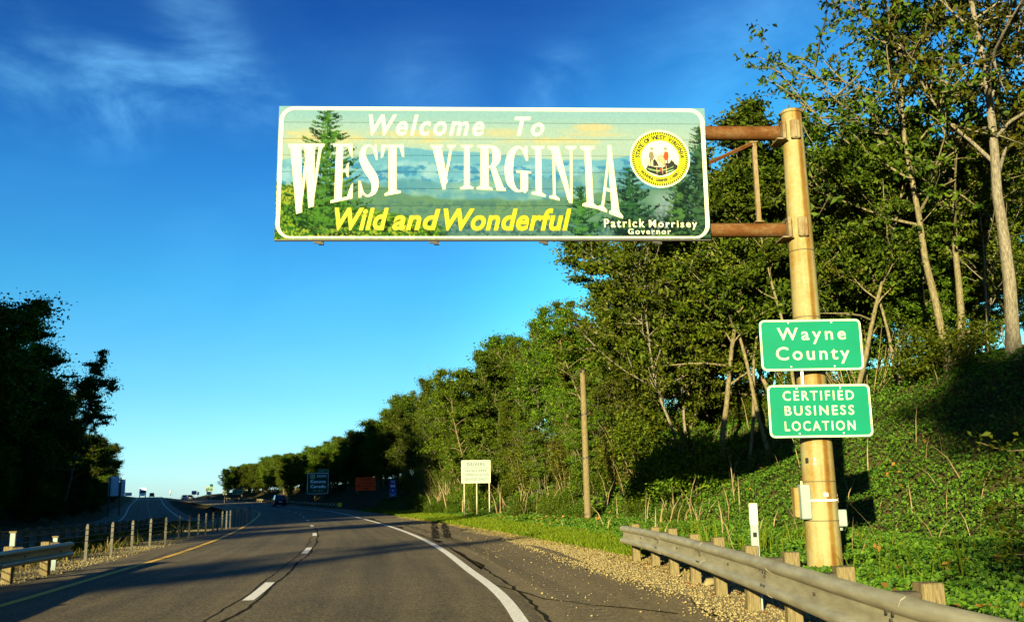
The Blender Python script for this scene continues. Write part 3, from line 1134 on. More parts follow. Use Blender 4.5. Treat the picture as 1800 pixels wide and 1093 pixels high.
sign_text('Welcome', 648, 851, 203, 239, 'sign_white', .020, .26, 1.22, edge=None)
sign_text('To', 905, 956, 206, 240, 'sign_white', .020, .26, 1.25)
M['olive_edge'] = mat('olive_letter_edge', (.10, .10, .008), .6)
sign_text('Wild', 588, 683, 366, 404.5, 'sign_yellow', .024, .26, 1.05, edge='olive_edge')
sign_text('and', 690, 774, 368, 404.5, 'sign_yellow', .024, .26, 1.05, edge='olive_edge')
sign_text('Wonderful', 780, 1004, 367, 405.5, 'sign_yellow', .024, .26, 1.05, edge='olive_edge')
sign_text('Patrick', 1062, 1133, 385, 400, 'sign_white', .018, 0, 1.28)
sign_text('Morrisey', 1141, 1225, 387, 404, 'sign_white', .018, 0, 1.28)
sign_text('Governor', 1104, 1179, 402, 412, 'sign_white', .018, 0, 1.3)

# ---- WEST VIRGINIA in condensed roman capitals whose feet follow an arch
BX = [507, 523, 547, 580, 620, 665, 710, 757, 800, 832, 887, 934, 960, 1012, 1051, 1093]
BY = [378, 376, 366, 357, 348.5, 346, 338, 334.5, 333, 332, 335.5, 341, 346.5, 359.5, 367, 384]


def glyph(ch, l, r, tl, tr, topy, bl=None, br=None):
    """build letter ch between photograph x l..r at the foot and tl..tr at the top"""
    polys = []

    def q(*p): polys.append(list(p))

    def stroke(pts, asp=.42):
        P = np.array([(a, b_) for a, b_, w in pts], float)
        Wd = np.array([w for a, b_, w in pts], float)
        # smooth through the points
        P2 = np.vstack([2 * P[0] - P[1], P, 2 * P[-1] - P[-2]])
        W2 = np.concatenate([[Wd[0]], Wd, [Wd[-1]]])
        C, Wq = [], []
        for i in range(1, len(P2) - 2):
            for t in np.linspace(0, 1, 5, endpoint=False):
                a, b_, c, d = P2[i - 1:i + 3]
                C.append(.5 * ((2 * b_) + (-a + c) * t + (2 * a - 5 * b_ + 4 * c - d) * t ** 2 + (-a + 3 * b_ - 3 * c + d) * t ** 3))
                Wq.append(W2[i] * (1 - t) + W2[i + 1] * t)
        C.append(P2[-2])
        Wq.append(W2[-2])
        C = np.array(C)
        T = np.gradient(C * [asp, 1], axis=0)
        T /= np.linalg.norm(T, axis=1)[:, None] + 1e-9
        Nn = np.stack([T[:, 1], -T[:, 0]], 1) / [asp, 1]
        Lf, Rt = C - Nn * np.array(Wq)[:, None] * asp / 2, C + Nn * np.array(Wq)[:, None] * asp / 2
        for i in range(len(C) - 1):
            q(tuple(Lf[i]), tuple(Rt[i]), tuple(Rt[i + 1]), tuple(Lf[i + 1]))

    def serif(x0, x1, s0, s1, top):
        a, b_, c = (1, .972, .93) if top else (0, .028, .07)
        q((x0, a), (x1, a), (x1, b_), (s1, c), (s0, c), (x0, b_))
    if ch == 'I':
        q((.33, 0), (.69, 0), (.69, 1), (.33, 1))
        serif(.06, .96, .33, .69, 1)
        serif(.04, .96, .33, .69, 0)
    if ch == 'W':
        q((.06, 1), (.345, 1), (.385, 0), (.235, 0))
        q((.30, 0), (.355, 0), (.60, 1), (.535, 1))
        q((.45, 1), (.735, 1), (.725, 0.02), (.585, 0.02))
        q((.645, 0.02), (.70, 0.02), (.94, 1), (.875, 1))
        serif(0, .42, .07, .34, 1)
        serif(.40, .80, .46, .72, 1)
        serif(.80, 1.0, .87, .93, 1)
    if ch == 'E':
        q((.18, 0), (.50, 0), (.50, 1), (.18, 1))
        q((.02, 1), (.98, 1), (.98, .955), (.02, .965))
        q((.98, 1), (.98, .74), (.92, .78), (.76, .955), (.70, 1))
        q((.45, .545), (.80, .545), (.80, .505), (.45, .505))
        q((.80, .66), (.80, .39), (.745, .42), (.68, .505), (.68, .545), (.745, .63))
        q((.0, 0), (1, 0), (1, .045), (.0, .035))
        q((1.0, 0), (1.02, .28), (.95, .24), (.78, .045), (.70, 0))
    if ch == 'S':
        stroke([(.90, .76, .05), (.80, .88, .07), (.64, .955, .08), (.44, .965, .12), (.26, .90, .24), (.19, .78, .34), (.30, .64, .40),
                (.52, .50, .44), (.72, .38, .42), (.83, .24, .36), (.76, .10, .26), (.56, .032, .12), (.36, .035, .08), (.18, .12, .07),
                (.07, .26, .05)], .38)
        q((.84, .99), (.92, .99), (.945, .69), (.90, .70), (.76, .86))
        q((.03, .0), (.12, .0), (.24, .10), (.08, .31), (.02, .31))
    if ch == 'T':
        q((.34, 0), (.67, 0), (.67, 1), (.34, 1))
        q((.02, 1), (.98, 1), (.985, .955), (.015, .955))
        q((.02, 1), (.26, 1), (.18, .955), (.06, .76), (.0, .74))
        q((.98, 1), (.74, 1), (.82, .955), (.94, .76), (1.0, .74))
        serif(.14, .88, .34, .67, 0)
    if ch == 'V':
        q((.07, 1), (.41, 1), (.60, 0), (.53, 0))
        q((.50, 0), (.56, 0), (.90, 1), (.82, 1))
        q((.07, 1), (.41, 1), (.68, .17), (.50, .0))
        serif(0, .50, .08, .40, 1)
        serif(.68, 1.02, .82, .89, 1)
    if ch == 'R':
        q((.14, 0), (.42, 0), (.42, 1), (.14, 1))
        serif(0, .56, .14, .42, 0)
        serif(0, .40, .14, .40, 1)
        stroke([(.38, .978, .085), (.55, .965, .12), (.70, .90, .26), (.75, .76, .32), (.70, .62, .26), (.55, .525, .12), (.38, .51, .075)], .5)
        q((.50, .53), (.66, .55), (.98, .035), (.72, .03))
        q((.70, .05), (1.04, .05), (1.04, 0), (.72, 0))
    if ch == 'G':
        stroke([(.84, .74, .05), (.74, .89, .07), (.58, .965, .09), (.42, .94, .16), (.25, .82, .27), (.18, .60, .32), (.17, .42, .32),
                (.23, .20, .28), (.40, .06, .16), (.58, .03, .10), (.75, .09, .08)], .5)
        q((.80, .99), (.88, .99), (.90, .68), (.85, .68), (.70, .88))
        q((.63, .06), (.89, .06), (.89, .44), (.63, .44))
        q((.63, .06), (.89, .06), (.80, .0), (.70, .03))
        q((.46, .46), (1.02, .46), (1.02, .425), (.46, .425))
    if ch == 'N':
        q((.15, 0), (.22, 0), (.22, 1), (.15, 1))
        q((.05, 1), (.36, 1), (.86, 0), (.76, 0))
        q((.36, 1), (.20, 1), (.70, .05), (.86, .0))
        q((.80, .0), (.86, 0), (.86, 1), (.80, 1))
        serif(-.02, .34, .06, .33, 1)
        serif(.64, 1.02, .80, .86, 1)
        serif(0, .38, .15, .22, 0)
    if ch == 'A':
        q((.15, 0), (.225, 0), (.50, .93), (.44, .93))
        q((.40, 1), (.56, 1), (.90, 0), (.60, 0))
        q((.25, .36), (.66, .36), (.70, .32), (.24, .32))
        serif(-.02, .38, .15, .22, 0)
        serif(.48, 1.02, .60, .90, 0)
    return polys


word = MB()
outl = MB()
LETS = [('W', 507, 568, 507, 570, 253.5), ('E', 581, 619, 586, 620, 253.5), ('S', 630, 666, 631, 665, 253.5),
        ('T', 671, 709, 670, 710, 255), ('V', 757, 800, 757, 800, 255.5), ('I', 808, 833, 809, 832, 255.5), ('R', 838, 887, 839, 884, 256),
        ('G', 886, 933, 888, 932, 256.5), ('I', 934, 960, 933, 958, 257.5), ('N', 966, 1012, 964, 1012, 257.5),
        ('I', 1023, 1052, 1018, 1046, 257.5), ('A', 1050, 1094, 1053, 1090, 256)]
for gi, (ch, l, r, tl, tr, ty) in enumerate(LETS):
    for k, poly in enumerate(glyph(ch, l, r, tl, tr, ty)):
        # subdivide long edges so the arch bends them
        P = []
        for a, b_ in zip(poly, poly[1:] + poly[:1]):
            n = max(1, int(max(abs(a[0] - b_[0]) * 4, abs(a[1] - b_[1]) * 6)))
            for j in range(n):
                P.append((a[0] + (b_[0] - a[0]) * j / n, a[1] + (b_[1] - a[1]) * j / n))

        def place(u, v):
            xb, xt = l + (r - l) * u, tl + (tr - tl) * u
            yb = np.interp(xb, BX, BY)
            if ch == 'V': yb = 333
            x = xb + (xt - xb) * v
            y = yb + (ty - yb) * v
            return s_loc(x, y)
        Q = [place(u, v) for u, v in P]
        yy = -.0060 - .00018 * k
        n = len(word.v)
        word.v += [(x, yy, z) for x, z in Q]
        word.f.append(tuple(range(n, n + len(Q))))
        cx, cz = sum(x for x, z in Q) / len(Q), sum(z for x, z in Q) / len(Q)
        n = len(outl.v)
        R = []
        for (x, z), (xa, za), (xb_, zb_) in zip(Q, Q[-1:] + Q[:-1], Q[1:] + Q[:1]):
            tx, tz = xb_ - xa, zb_ - za
            ln_ = math.hypot(tx, tz) + 1e-9
            nx, nz = tz / ln_, -tx / ln_
            if nx * (x - cx) + nz * (z - cz) < 0: nx, nz = -nx, -nz
            R.append((x + nx * .011, -.0050 - .00003 * k, z + nz * .011))
        outl.v += R
        outl.f.append(tuple(range(n, n + len(R))))
outl.build('lettering_outline', M['letter_gap'], sign)
word.build('lettering', M['sign_white'], sign)

# ---- round seal
scx, scz = s_loc(1160, 279.5)
PX = W_S / 757.


def disc(mb, cx, cz, r, y, n=64, sx=1., sz=1.):
    mb.add([(cx + r * sx * math.cos(2 * math.pi * k / n), y, cz + r * sz * math.sin(2 * math.pi * k / n)) for k in range(n)],
           [tuple(range(n))])


def spoly(mb, pts, y):
    mb.add([(scx + a * PX, y, scz + b_ * PX) for a, b_ in pts], [tuple(range(len(pts)))])


mb = MB(); disc(mb, scx, scz, 53.5 * PX, -.0070); mb.build('seal_disc', M['sign_white'], sign)
mb = MB(); disc(mb, scx, scz, 50.5 * PX, -.0080); mb.build('seal_ring', M['sign_yellow'], sign)
mb = MB()
for k in range(76):
    a = 2 * math.pi * k / 76
    pts = []
    for rr_, da in ((50.6, -.005), (50.4, .042), (48.2, .072), (45.6, .060), (45.4, .018), (48.0, .026)):
        pts.append((rr_ * math.cos(a + da), rr_ * math.sin(a + da)))
    spoly(mb, pts, -.0088)
tag(mb.build('seal_rope', M['sign_black'], sign), kind='stuff')
mb = MB(); disc(mb, scx, scz, 34.6 * PX, -.0084); mb.build('seal_line', M['sign_black'], sign)
mb = MB(); disc(mb, scx, scz, 34.0 * PX, -.0090); mb.build('seal_field', M['sign_white'], sign)


def arc_text(s, rad, h, a0, a1, inward):
    """letters one by one round the ring; angles in degrees, clockwise from the top"""
    mb = MB()
    for k, ch in enumerate(s):
        if ch == ' ': continue
        t = a0 + (a1 - a0) * k / (len(s) - 1)
        V, F = text_np(ch, .045)
        mn, mx = V.min(0), V.max(0)
        wv = (mx[0] - mn[0])
        q = (V - [(mn[0] + mx[0]) / 2, 0]) / .72 * h
        th = math.radians(t)
        P = []
        for x, z in q:
            rr_ = rad + (z - h / 2) * (1 if not inward else -1)
            if inward: x = -x
            ang = th + x / rad
            P.append((scx + rr_ * math.sin(ang) * PX, -.0090, scz + rr_ * math.cos(ang) * PX))
        mb.add(P, F)
    return mb


arc_text('STATE OF WEST VIRGINIA', 40.4, 7.4, -84, 84, False).build('seal_lettering', M['sign_black'], sign)
arc_text('MONTANI SEMPER LIBERI', 40.0, 5.2, 232, 128, True).build('seal_lettering', M['sign_black'], sign)
mb = MB()
for cx, cz in ((-37.5, -15.5), (38.5, -17.5)):
    spoly(mb, [((2.2 if k % 2 == 0 else 1.0) * math.sin(k * math.pi / 5) + cx, (2.2 if k % 2 == 0 else 1.0) * math.cos(k * math.pi / 5) + cz)
               for k in range(10)], -.0092)
mb.build('seal_star', M['sign_black'], sign)
# the scene inside: two men either side of a rock, on dark ground with crossed rifles and a red cap
blk, grn, pnk, red, gry = MB(), MB(), MB(), MB(), MB()
spoly(blk, [(-26, -18), (-22, -12), (-10, -15), (4, -16), (14, -11), (24, -8), (31, -12), (30, -18), (22, -24), (12, -28), (4, -31), (-2, -32),
            (-10, -29), (-18, -26), (-25, -22)], -.0094)
spoly(blk, [(-13, -14), (-12, -2), (-9, 0), (-5, -7), (-2, -14)], -.00945)
spoly(blk, [(2, -14), (6, -8), (16, -8), (20, -2), (25, -6), (27, -12)], -.00942)
spoly(pnk, [(9 * math.cos(k * .524) + 2, 8.5 * math.sin(k * .524) - 1) for k in range(12)], -.0096)
spoly(pnk, [(5 * math.cos(k * .63) + 5, 5 * math.sin(k * .63) - 9) for k in range(10)], -.0097)
for (a, c) in ((-3, 2), (3, 3), (6, -1), (-1, -3), (2, -6)):
    spoly(gry, [(a - 1.3, c), (a + 1.4, c + .5), (a + .8, c - .8)], -.0098)
for sx_, ox in ((1, -14), (-1, 10)):
    X_ = lambda p: [(ox + sx_ * a, b_) for a, b_ in p]
    spoly(gry if ox < 0 else red, X_([(-5, 12), (-1, 14), (3, 11), (4, 3), (1, -3), (-4, -3), (-6, 4)]), -.0097)
    spoly(pnk, X_([(-1.8, 14), (-2, 17), (.4, 18.6), (2.2, 16.6), (1.6, 14)]), -.0098)
    spoly(blk, X_([(-4, 18), (4, 18.4), (2.2, 20.8), (-2.4, 20.6)]), -.0099)
    spoly(pnk, X_([(2, 10), (9, 8.6), (9.4, 7), (2.6, 6.8)]), -.0099)
    spoly(blk, X_([(-4, -2), (-1.6, -2), (-1.4, -13), (-3.6, -13)]), -.0099)
    spoly(gry, X_([(0, -3), (2.2, -3), (2.4, -13), (.4, -13)]), -.0099)
spoly(grn, [(-24, -17), (-6, -21.5), (16, -17.5), (24, -13), (23, -15.5), (10, -21), (-4, -24.5), (-20, -20.5)], -.0096)
spoly(grn, [(8, -24), (24, -19), (22, -22), (10, -26)], -.00965)
for k in range(5):
    spoly(grn, [(-27 + k * 1.4, -12), (-26 + k * 1.4, -12), (-30 + 2.6 * k, 6 + 3 * (k % 3))], -.0095)
spoly(red, [(-1, -18), (4.5, -18), (4.5, -24), (-1.5, -23.4)], -.0099)
for k in (-7, 3, 10):
    spoly(pnk, [(k, -12), (k + 1, -12), (k + 1.2, -28), (k + .2, -28)], -.0100)
M['pink'] = mat('salmon_vinyl', (.42, .25, .14), .6, c2=(.2, .13, .09), scale=30)
M['redv'] = mat('red_vinyl', (.22, .03, .01), .6)
M['greyv'] = mat('grey_brown_vinyl', (.11, .09, .05), .6)
M['greenv'] = mat('pale_green_vinyl', (.10, .20, .07), .6)
blk.build('seal_figures', M['sign_black'], sign); pnk.build('seal_figures', M['pink'], sign); gry.build('seal_figures', M['greyv'], sign)
red.build('seal_figures', M['redv'], sign); grn.build('seal_figures', M['greenv'], sign)

# ------------------------------------------------------------------ cantilever pole with arms, bands and boxes
PB = Vector((5.90, 18.62, 0))
pole = empty('sign_pole', PB, 0, 'tall cream steel pole with rust runs, holding the welcome panel', 'sign pole')
zt = 9.26
R0, R1 = .335, .205


def prad(z): return R0 + (R1 - R0) * z / zt


mb = MB()
zs = [-.3, 0, 1, 2, 3, 4, 5, 5.9, 7, 8, zt - .06]
mb.tube([(0, 0, z) for z in zs], [prad(max(z, 0)) for z in zs], 40)
mb.build('shaft', M['pole_paint'], pole, 40)
mb = MB(); mb.tube([(0, 0, zt - .06), (0, 0, zt - .055), (0, 0, zt - .01), (0, 0, zt + .02)], [prad(zt) + .02, prad(zt) + .022, prad(zt) + .022, prad(zt) - .02], 40)
mb.build('cap', M['pole_paint'], pole, 40)
M['seam'] = mat('dark_band_steel', (.07, .06, .035), .7, .3)
for pyy in (438, 556, 846, 915):
    z = at_dist(1430, pyy, 18.4).z
    mb = MB(); mb.tube([(0, 0, z - .008), (0, 0, z + .008)], [prad(z) + .006, prad(z) + .006], 40)
    mb.build('seam_band', M['seam'], pole, 40)
z = at_dist(1440, 879, 18.4).z
mb = MB(); mb.tube([(0, 0, z - .014), (0, 0, z + .014)], [prad(z) + .010, prad(z) + .010], 40); mb.box((.05, -prad(z) - .02, z), (.16, .03, .03))
mb.build('strap', M['alu'], pole, 40)
# arms run behind the panel, along its direction
sdir = Vector((-SGN_X.x, -SGN_X.y, 0))
for nm, pyc, rad in (('upper', 232, .150), ('lower', 403, .145)):
    pt = at_dist(1330, pyc, 18.5)
    z = pt.z
    a = Vector((0, 0, z)) + sdir * (prad(z) + .10)
    e = Vector((0, 0, z)) + sdir * 8.2
    mb = MB()
    mb.tube([a, a.lerp(e, .3), e], [rad, rad, rad * .9], 24)
    mb.build('arm', M['rust_arm'], pole, 40)
    mb = MB()
    c = Vector((0, 0, z)) + sdir * (prad(z) + .05)
    mb.box((c.x, c.y - .0, c.z), (.07, .56, .42), sign_rz, .012)
    mb.box((c.x - .04, c.y, c.z - .20), (.22, .50, .03), sign_rz)
    mb.build('flange_plate', M['rust_plate'], pole)
    mb = MB()
    mb.box((-.02, -prad(z) - .035, z), (.20, .07, .40), 0, .02)
    mb.box((-.02, -prad(z) - .075, z), (.05, .03, .36), 0, .01)
    mb.build('gusset', M['rust_plate'], pole)
    for dy in (-.2, .2):
        for dz in (-.15, .15):
            mb = MB(); mb.tube([(c.x - .10, c.y + dy, z + dz), (c.x + .07, c.y + dy, z + dz)], .018, 6)
            mb.build('bolt', M['bolt'], pole)
pu, pl = at_dist(1328, 247, 18.4), at_dist(1338, 386, 18.4)
mb = MB()
x0 = (pu.x + pl.x) / 2 - PB.x
mb.box((x0, -.06, (pu.z + pl.z) / 2 - 0), (.085, .085, pu.z - pl.z))
mb.box((x0 - .02, -.06, pu.z + .01), (.16, .14, .02)); mb.box((x0, -.06, pl.z - .01), (.18, .16, .02))
mb.build('vertical_brace', M['rust_plate'], pole)
da, db = at_dist(1322, 252, 18.45), at_dist(1200, 308, 18.75)
mb = MB(); mb.tube([da - PB, db - PB], .04, 4)
mb.build('diagonal_brace', M['rust_arm'], pole)
# small holes, stickers and the boxes strapped at shoulder height
for (px, py, w_, h_, mt, nm) in ((1424.5, 808.5, .10, .10, 'sign_black', 'inspection_hole'), (1434.5, 807, .05, .07, 'sign_white', 'sticker'),
                                 (1435, 815, .06, .04, 'sign_white', 'sticker'), (1418, 857, .035, .26, 'sign_white', 'sticker'),
                                 (1453, 869, .08, .07, 'alu', 'tag_plate')):
    p = at_dist(px, py, 18.27) - PB
    mb = MB(); mb.box((p.x, -math.sqrt(max(prad(p.z + 0) ** 2 - p.x ** 2, .001)) - .006, p.z), (w_, .012, h_), 0, .004)
    mb.build(nm, M[mt], pole)
for (l, t, r, b_, dy, nm) in ((1399, 856, 1411, 909, -.02, 'box_back'), (1407, 851, 1420, 912, -.16, 'junction_box'),
                              (1471, 895, 1487, 925, -.06, 'junction_box')):
    p0, p1 = at_dist(l, b_, 18.5) - PB, at_dist(r, t, 18.5) - PB
    mb = MB()
    mb.box(((p0.x + p1.x) / 2, dy, (p0.z + p1.z) / 2), (p1.x - p0.x, .20, p1.z - p0.z), 0, .012)
    bx_ = mb.build(nm, M['pole_paint'] if nm == 'box_back' else M['sign_cream'], pole)
    if nm == 'junction_box':
        mb = MB(); mb.box(((p0.x + p1.x) / 2, dy - .105, (p0.z + p1.z) / 2), (p1.x - p0.x - .02, .012, p1.z - p0.z - .03), 0, .004)
        mb.build('lid', M['sign_cream'], bx_)
mb = MB(); p = at_dist(1479, 927, 18.5) - PB; mb.tube([(p.x, -.06, p.z - .05), (p.x, -.06, p.z)], .05, 10)
mb.build('conduit', M['sign_cream'], pole)
p = at_dist(1470, 873, 18.5) - PB
mb = MB(); mb.box((p.x, -.05, p.z + .03), (.07, .10, .05)); mb.box((p.x, -.05, p.z - .06), (.08, .12, .09)); mb.build('strap_buckle', M['rust_plate'], pole)


# ------------------------------------------------------------------ plate signs
def plate_sign(name, corners_px, dist, label, cat, face, border=None, bw=.035, rad=.09, thick=.02, group=None, z_foot=None, posts=(),
               post_r=.035, post_mat='galv', yaw=0.0, post_shape='round'):
    """upright plate seen between photograph corners (l, t, r, b) at a distance; posts: photograph x of each"""
    l, t, r, b_ = corners_px
    A = at_dist(l, b_, dist)
    B = at_dist(r, t, dist)
    w_, h_ = (B.x - A.x) / math.cos(yaw), B.z - A.z
    root = empty(name, ((A.x + B.x) / 2, (A.y + B.y) / 2, A.z if z_foot is None else z_foot), yaw, label, cat, group)
    zb = A.z - root.location.z
    mb = MB()
    mb.prism(rrect(-w_ / 2, w_ / 2, zb, zb + h_, min(rad, h_ * .2), 4), 'y', 0, thick)
    mb.build('plate', face, root)
    if border:
        mb = MB()
        frame_ring(mb, rrect(-w_ / 2 + .006, w_ / 2 - .006, zb + .006, zb + h_ - .006, min(rad, h_ * .2), 4),
                   rrect(-w_ / 2 + bw, w_ / 2 - bw, zb + bw, zb + h_ - bw, min(rad, h_ * .2) * .7, 4), -.006, -.002)
        mb.build('border', border, root)
    for px in posts:
        p = at_dist(px, b_, dist)
        lx = (p.x - root.location.x) / math.cos(yaw)
        g = gz(root.location.x + lx * math.cos(yaw), root.location.y + lx * math.sin(yaw)) - root.location.z
        mb = MB()
        if post_shape == 'round': mb.tube([(lx, thick + post_r, g - .4), (lx, thick + post_r, zb + h_ * .95)], post_r, 10)
        else: mb.box((lx, thick + post_r + .002, (g - .4 + zb + h_ * .9) / 2), (post_r * 2, post_r * 2, zb + h_ * .9 - g + .4))
        mb.build('post', M[post_mat], root)
    root['_b'] = 0
    del root['_b']
    return root, w_, h_, zb


def plate_text(root, w_, h_, zb, s, fx0, fx1, fz0, fz1, mt, off=.02, space=1.1, y=-.004, shear=0):
    mb = MB()
    put_text(mb, s, -w_ / 2 + w_ * fx0, -w_ / 2 + w_ * fx1, zb + h_ * fz0, zb + h_ * fz1, y, off, shear, space)
    return mb.build('lettering', M[mt], root)


def frac(l, t, r, b_, L_, T_, R_, B_):
    return (L_ - l) / (r - l), (R_ - l) / (r - l), (b_ - B_) / (b_ - t), (b_ - T_) / (b_ - t)


# county plate: the photograph shows it hung a touch askew
r_, w_, h_, zb = plate_sign('county_sign', (1339, 560, 1512, 652.5), 18.14, 'green plate reading Wayne County, upper of the two on the pole',
                            'road sign', M['green_sign'], M['sign_white'], .04, .10)
C_ = (1339, 560, 1512, 652.5)
# lettering follows the plate's own axes, so measure relative to it
plate_text(r_, w_, h_, zb, 'Wayne', .175, .845, .52, .84, 'sign_white', .008, 1.32)
plate_text(r_, w_, h_, zb, 'County', .15, .865, .13, .465, 'sign_white', .008, 1.28)
p0 = at_dist(1407, 664, 18.3)
mb = MB(); mb.box((p0.x - r_.location.x, .05, (p0.z - r_.location.z) - .03), (.045, .03, .36)); mb.build('mounting_strip', M['alu'], r_)
r_, w_, h_, zb = plate_sign('business_sign', (1353.5, 674, 1528, 770), 18.14,
                            'green plate reading Certified Business Location, lower of the two on the pole',
                            'road sign', M['green_sign'], M['sign_white'], .04, .10)
plate_text(r_, w_, h_, zb, 'CERTIFIED', .15, .84, .70, .88, 'sign_white', .010, 1.30)
plate_text(r_, w_, h_, zb, 'BUSINESS', .16, .83, .42, .60, 'sign_white', .010, 1.30)
plate_text(r_, w_, h_, zb, 'LOCATION', .15, .83, .13, .31, 'sign_white', .010, 1.30)

for o_ in [o for o in bpy.data.objects if o.name in ('county_sign', 'business_sign')]:
    for bx_ in (-.42, .42):
        for bz_ in (.08, .94):
            mb = MB(); mb.tube([(bx_, -.012, bz_), (bx_, -.001, bz_)], .014, 8)
            mb.build('bolt', M['alu'], o_)

# hands-free sign
dr = (811, 808, 862, 849)
r_, w_, h_, zb = plate_sign('drivers_sign', dr, 64, 'pale sign about hands-free devices on three posts by the grass', 'road sign',
                            M['sign_cream'], M['sign_white'], .03, .05, posts=(816, 838, 860), post_r=.05)
M['ink'] = mat('faded_sign_ink', (.055, .06, .035), .6)
plate_text(r_, w_, h_, zb, 'DRIVERS', .20, .80, .75, .89, 'ink', .005, 1.2)
mb = MB(); mb.box((0, -.004, zb + h_ * .67), (w_ * .82, .004, .018)); mb.build('rule', M['ink'], r_)
plate_text(r_, w_, h_, zb, 'HANDS-FREE', .15, .85, .49, .59, 'ink', .0, 1.2)
plate_text(r_, w_, h_, zb, 'COMMUNICATION', .09, .93, .31, .41, 'ink', .0, 1.2)
plate_text(r_, w_, h_, zb, 'DEVICES ONLY', .13, .88, .12, .22, 'ink', .0, 1.2)

M['bright_white'] = mat('bright_white_sheeting', (.86, .88, .86), .5)  # whiter copy of the sheeting, brightened to make up for the shade
# far signs in the shade
kz = (540, 831, 577, 868)
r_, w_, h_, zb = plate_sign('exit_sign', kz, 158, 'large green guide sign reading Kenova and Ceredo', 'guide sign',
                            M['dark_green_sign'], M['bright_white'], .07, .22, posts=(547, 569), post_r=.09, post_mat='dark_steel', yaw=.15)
plate_text(r_, w_, h_, zb, 'SOUTH', .46, .90, .80, .91, 'bright_white', .02)
plate_text(r_, w_, h_, zb, 'Kenova', .16, .88, .52, .68, 'bright_white', .04)
plate_text(r_, w_, h_, zb, 'Ceredo', .16, .88, .28, .45, 'bright_white', .04)
plate_text(r_, w_, h_, zb, '1/4', .28, .42, .10, .20, 'sign_white', .01)
plate_text(r_, w_, h_, zb, 'MILE', .52, .76, .12, .19, 'sign_white', .01)
mb = MB(); mb.prism(rrect(-w_ / 2 + w_ * .14, -w_ / 2 + w_ * .37, zb + h_ * .73, zb + h_ * .93, .2, 5), 'y', -.006, -.003); mb.build('shield', M['sign_white'], r_)
plate_text(r_, w_, h_, zb, '52', .17, .34, .77, .89, 'sign_black', .03, y=-.008)
mb = MB(); mb.prism(rrect(w_ * .0, w_ / 2, zb + h_ + .01, zb + h_ + .62, .08, 4), 'y', 0, .03); mb.build('exit_tab', M['dark_green_sign'], r_)
mb = MB(); frame_ring(mb, rrect(w_ * .0, w_ / 2, zb + h_ + .01, zb + h_ + .62, .08, 4), rrect(.06, w_ / 2 - .06, zb + h_ + .07, zb + h_ + .56, .05, 4), -.006, -.002)
mb.build('border', M['sign_white'], r_)
mb = MB(); put_text(mb, 'EXIT 1', w_ * .08, w_ * .42, zb + h_ + .20, zb + h_ + .44, -.004, .01); mb.build('lettering', M['sign_white'], r_)

oz = (624.5, 846, 660.5, 862)
r_, w_, h_, zb = plate_sign('truck_warning_sign', oz, 126, 'orange two-panel sign about trucks, standing in the shade', 'road sign',
                            M['sign_orange'], M['sign_orange'], .05, .02, posts=(630, 642.5, 656), post_r=.05, post_mat='dark_steel')
mb = MB(); mb.prism(rrect(-w_ / 2, w_ / 2, zb + h_ + .05, zb + h_ + .58, .02, 2), 'y', 0, .02); mb.build('upper_plate', M['sign_orange'], r_)
mb = MB(); put_text(mb, 'TRUCKS', -w_ * .24, w_ * .24, zb + h_ + .19, zb + h_ + .44, -.004, .04); mb.build('lettering', M['sign_black'], r_)
plate_text(r_, w_, h_, zb, '11 FT OR WIDER', .12, .88, .72, .88, 'sign_black', .03)
plate_text(r_, w_, h_, zb, 'MUST USE DETOUR', .04, .96, .42, .58, 'sign_black', .03)
plate_text(r_, w_, h_, zb, 'AHEAD', .32, .66, .12, .28, 'sign_black', .03)

iz = (684.5, 859, 696.5, 872.5)
r_, w_, h_, zb = plate_sign('interstate_sign', iz, 112, 'narrow stack of blue interstate 64 plates on two posts', 'road sign',
                            M['sign_blue'], M['sign_white'], .02, .04, posts=(688.5, 693.5), post_r=.04, post_mat='dark_steel')
mb = MB()
sh = [(-.38, 1.0), (-.40, .72), (-.34, .36), (0, .12), (.34, .36), (.40, .72), (.38, 1.0), (.2, .96), (0, 1.0), (-.2, .96)]
mb.prism([(a * w_ * 1.2, zb + h_ + b_ * .62 - .03) for a, b_ in sh], 'y', 0, .02); mb.build('shield', M['sign_blue'], r_)
mb = MB(); put_text(mb, '64', -w_ * .34, w_ * .34, zb + h_ + .20, zb + h_ + .50, -.004, .05); mb.build('lettering', M['bright_white'], r_)
mb = MB(); mb.box((0, .01, zb + h_ + .635), (w_ * .8, .02, .07)); mb.build('arrow_strip', M['sign_orange'], r_)
mb = MB(); mb.prism(rrect(-w_ * .4, w_ * .4, zb + h_ + .70, zb + h_ + 1.05, .03, 3), 'y', 0, .02); mb.build('direction_plate', M['sign_blue'], r_)
mb = MB(); put_text(mb, 'EAST', -w_ * .3, w_ * .3, zb + h_ + .77, zb + h_ + .97, -.004, .03); mb.build('lettering', M['sign_white'], r_)
mb = MB()
mb.add([((.13 if k % 2 == 0 else .055) * math.sin(k * math.pi / 5), -.004, zb + h_ * .78 + (.13 if k % 2 == 0 else .055) * math.cos(k * math.pi / 5)) for k in range(10)], [tuple(range(10))])
mb.build('star', M['alu'], r_)
plate_text(r_, w_, h_, zb, 'MEMORIAL', .12, .88, .30, .42, 'sign_white', .02)
plate_text(r_, w_, h_, zb, 'HIGHWAY', .2, .8, .10, .24, 'sign_white', .04)

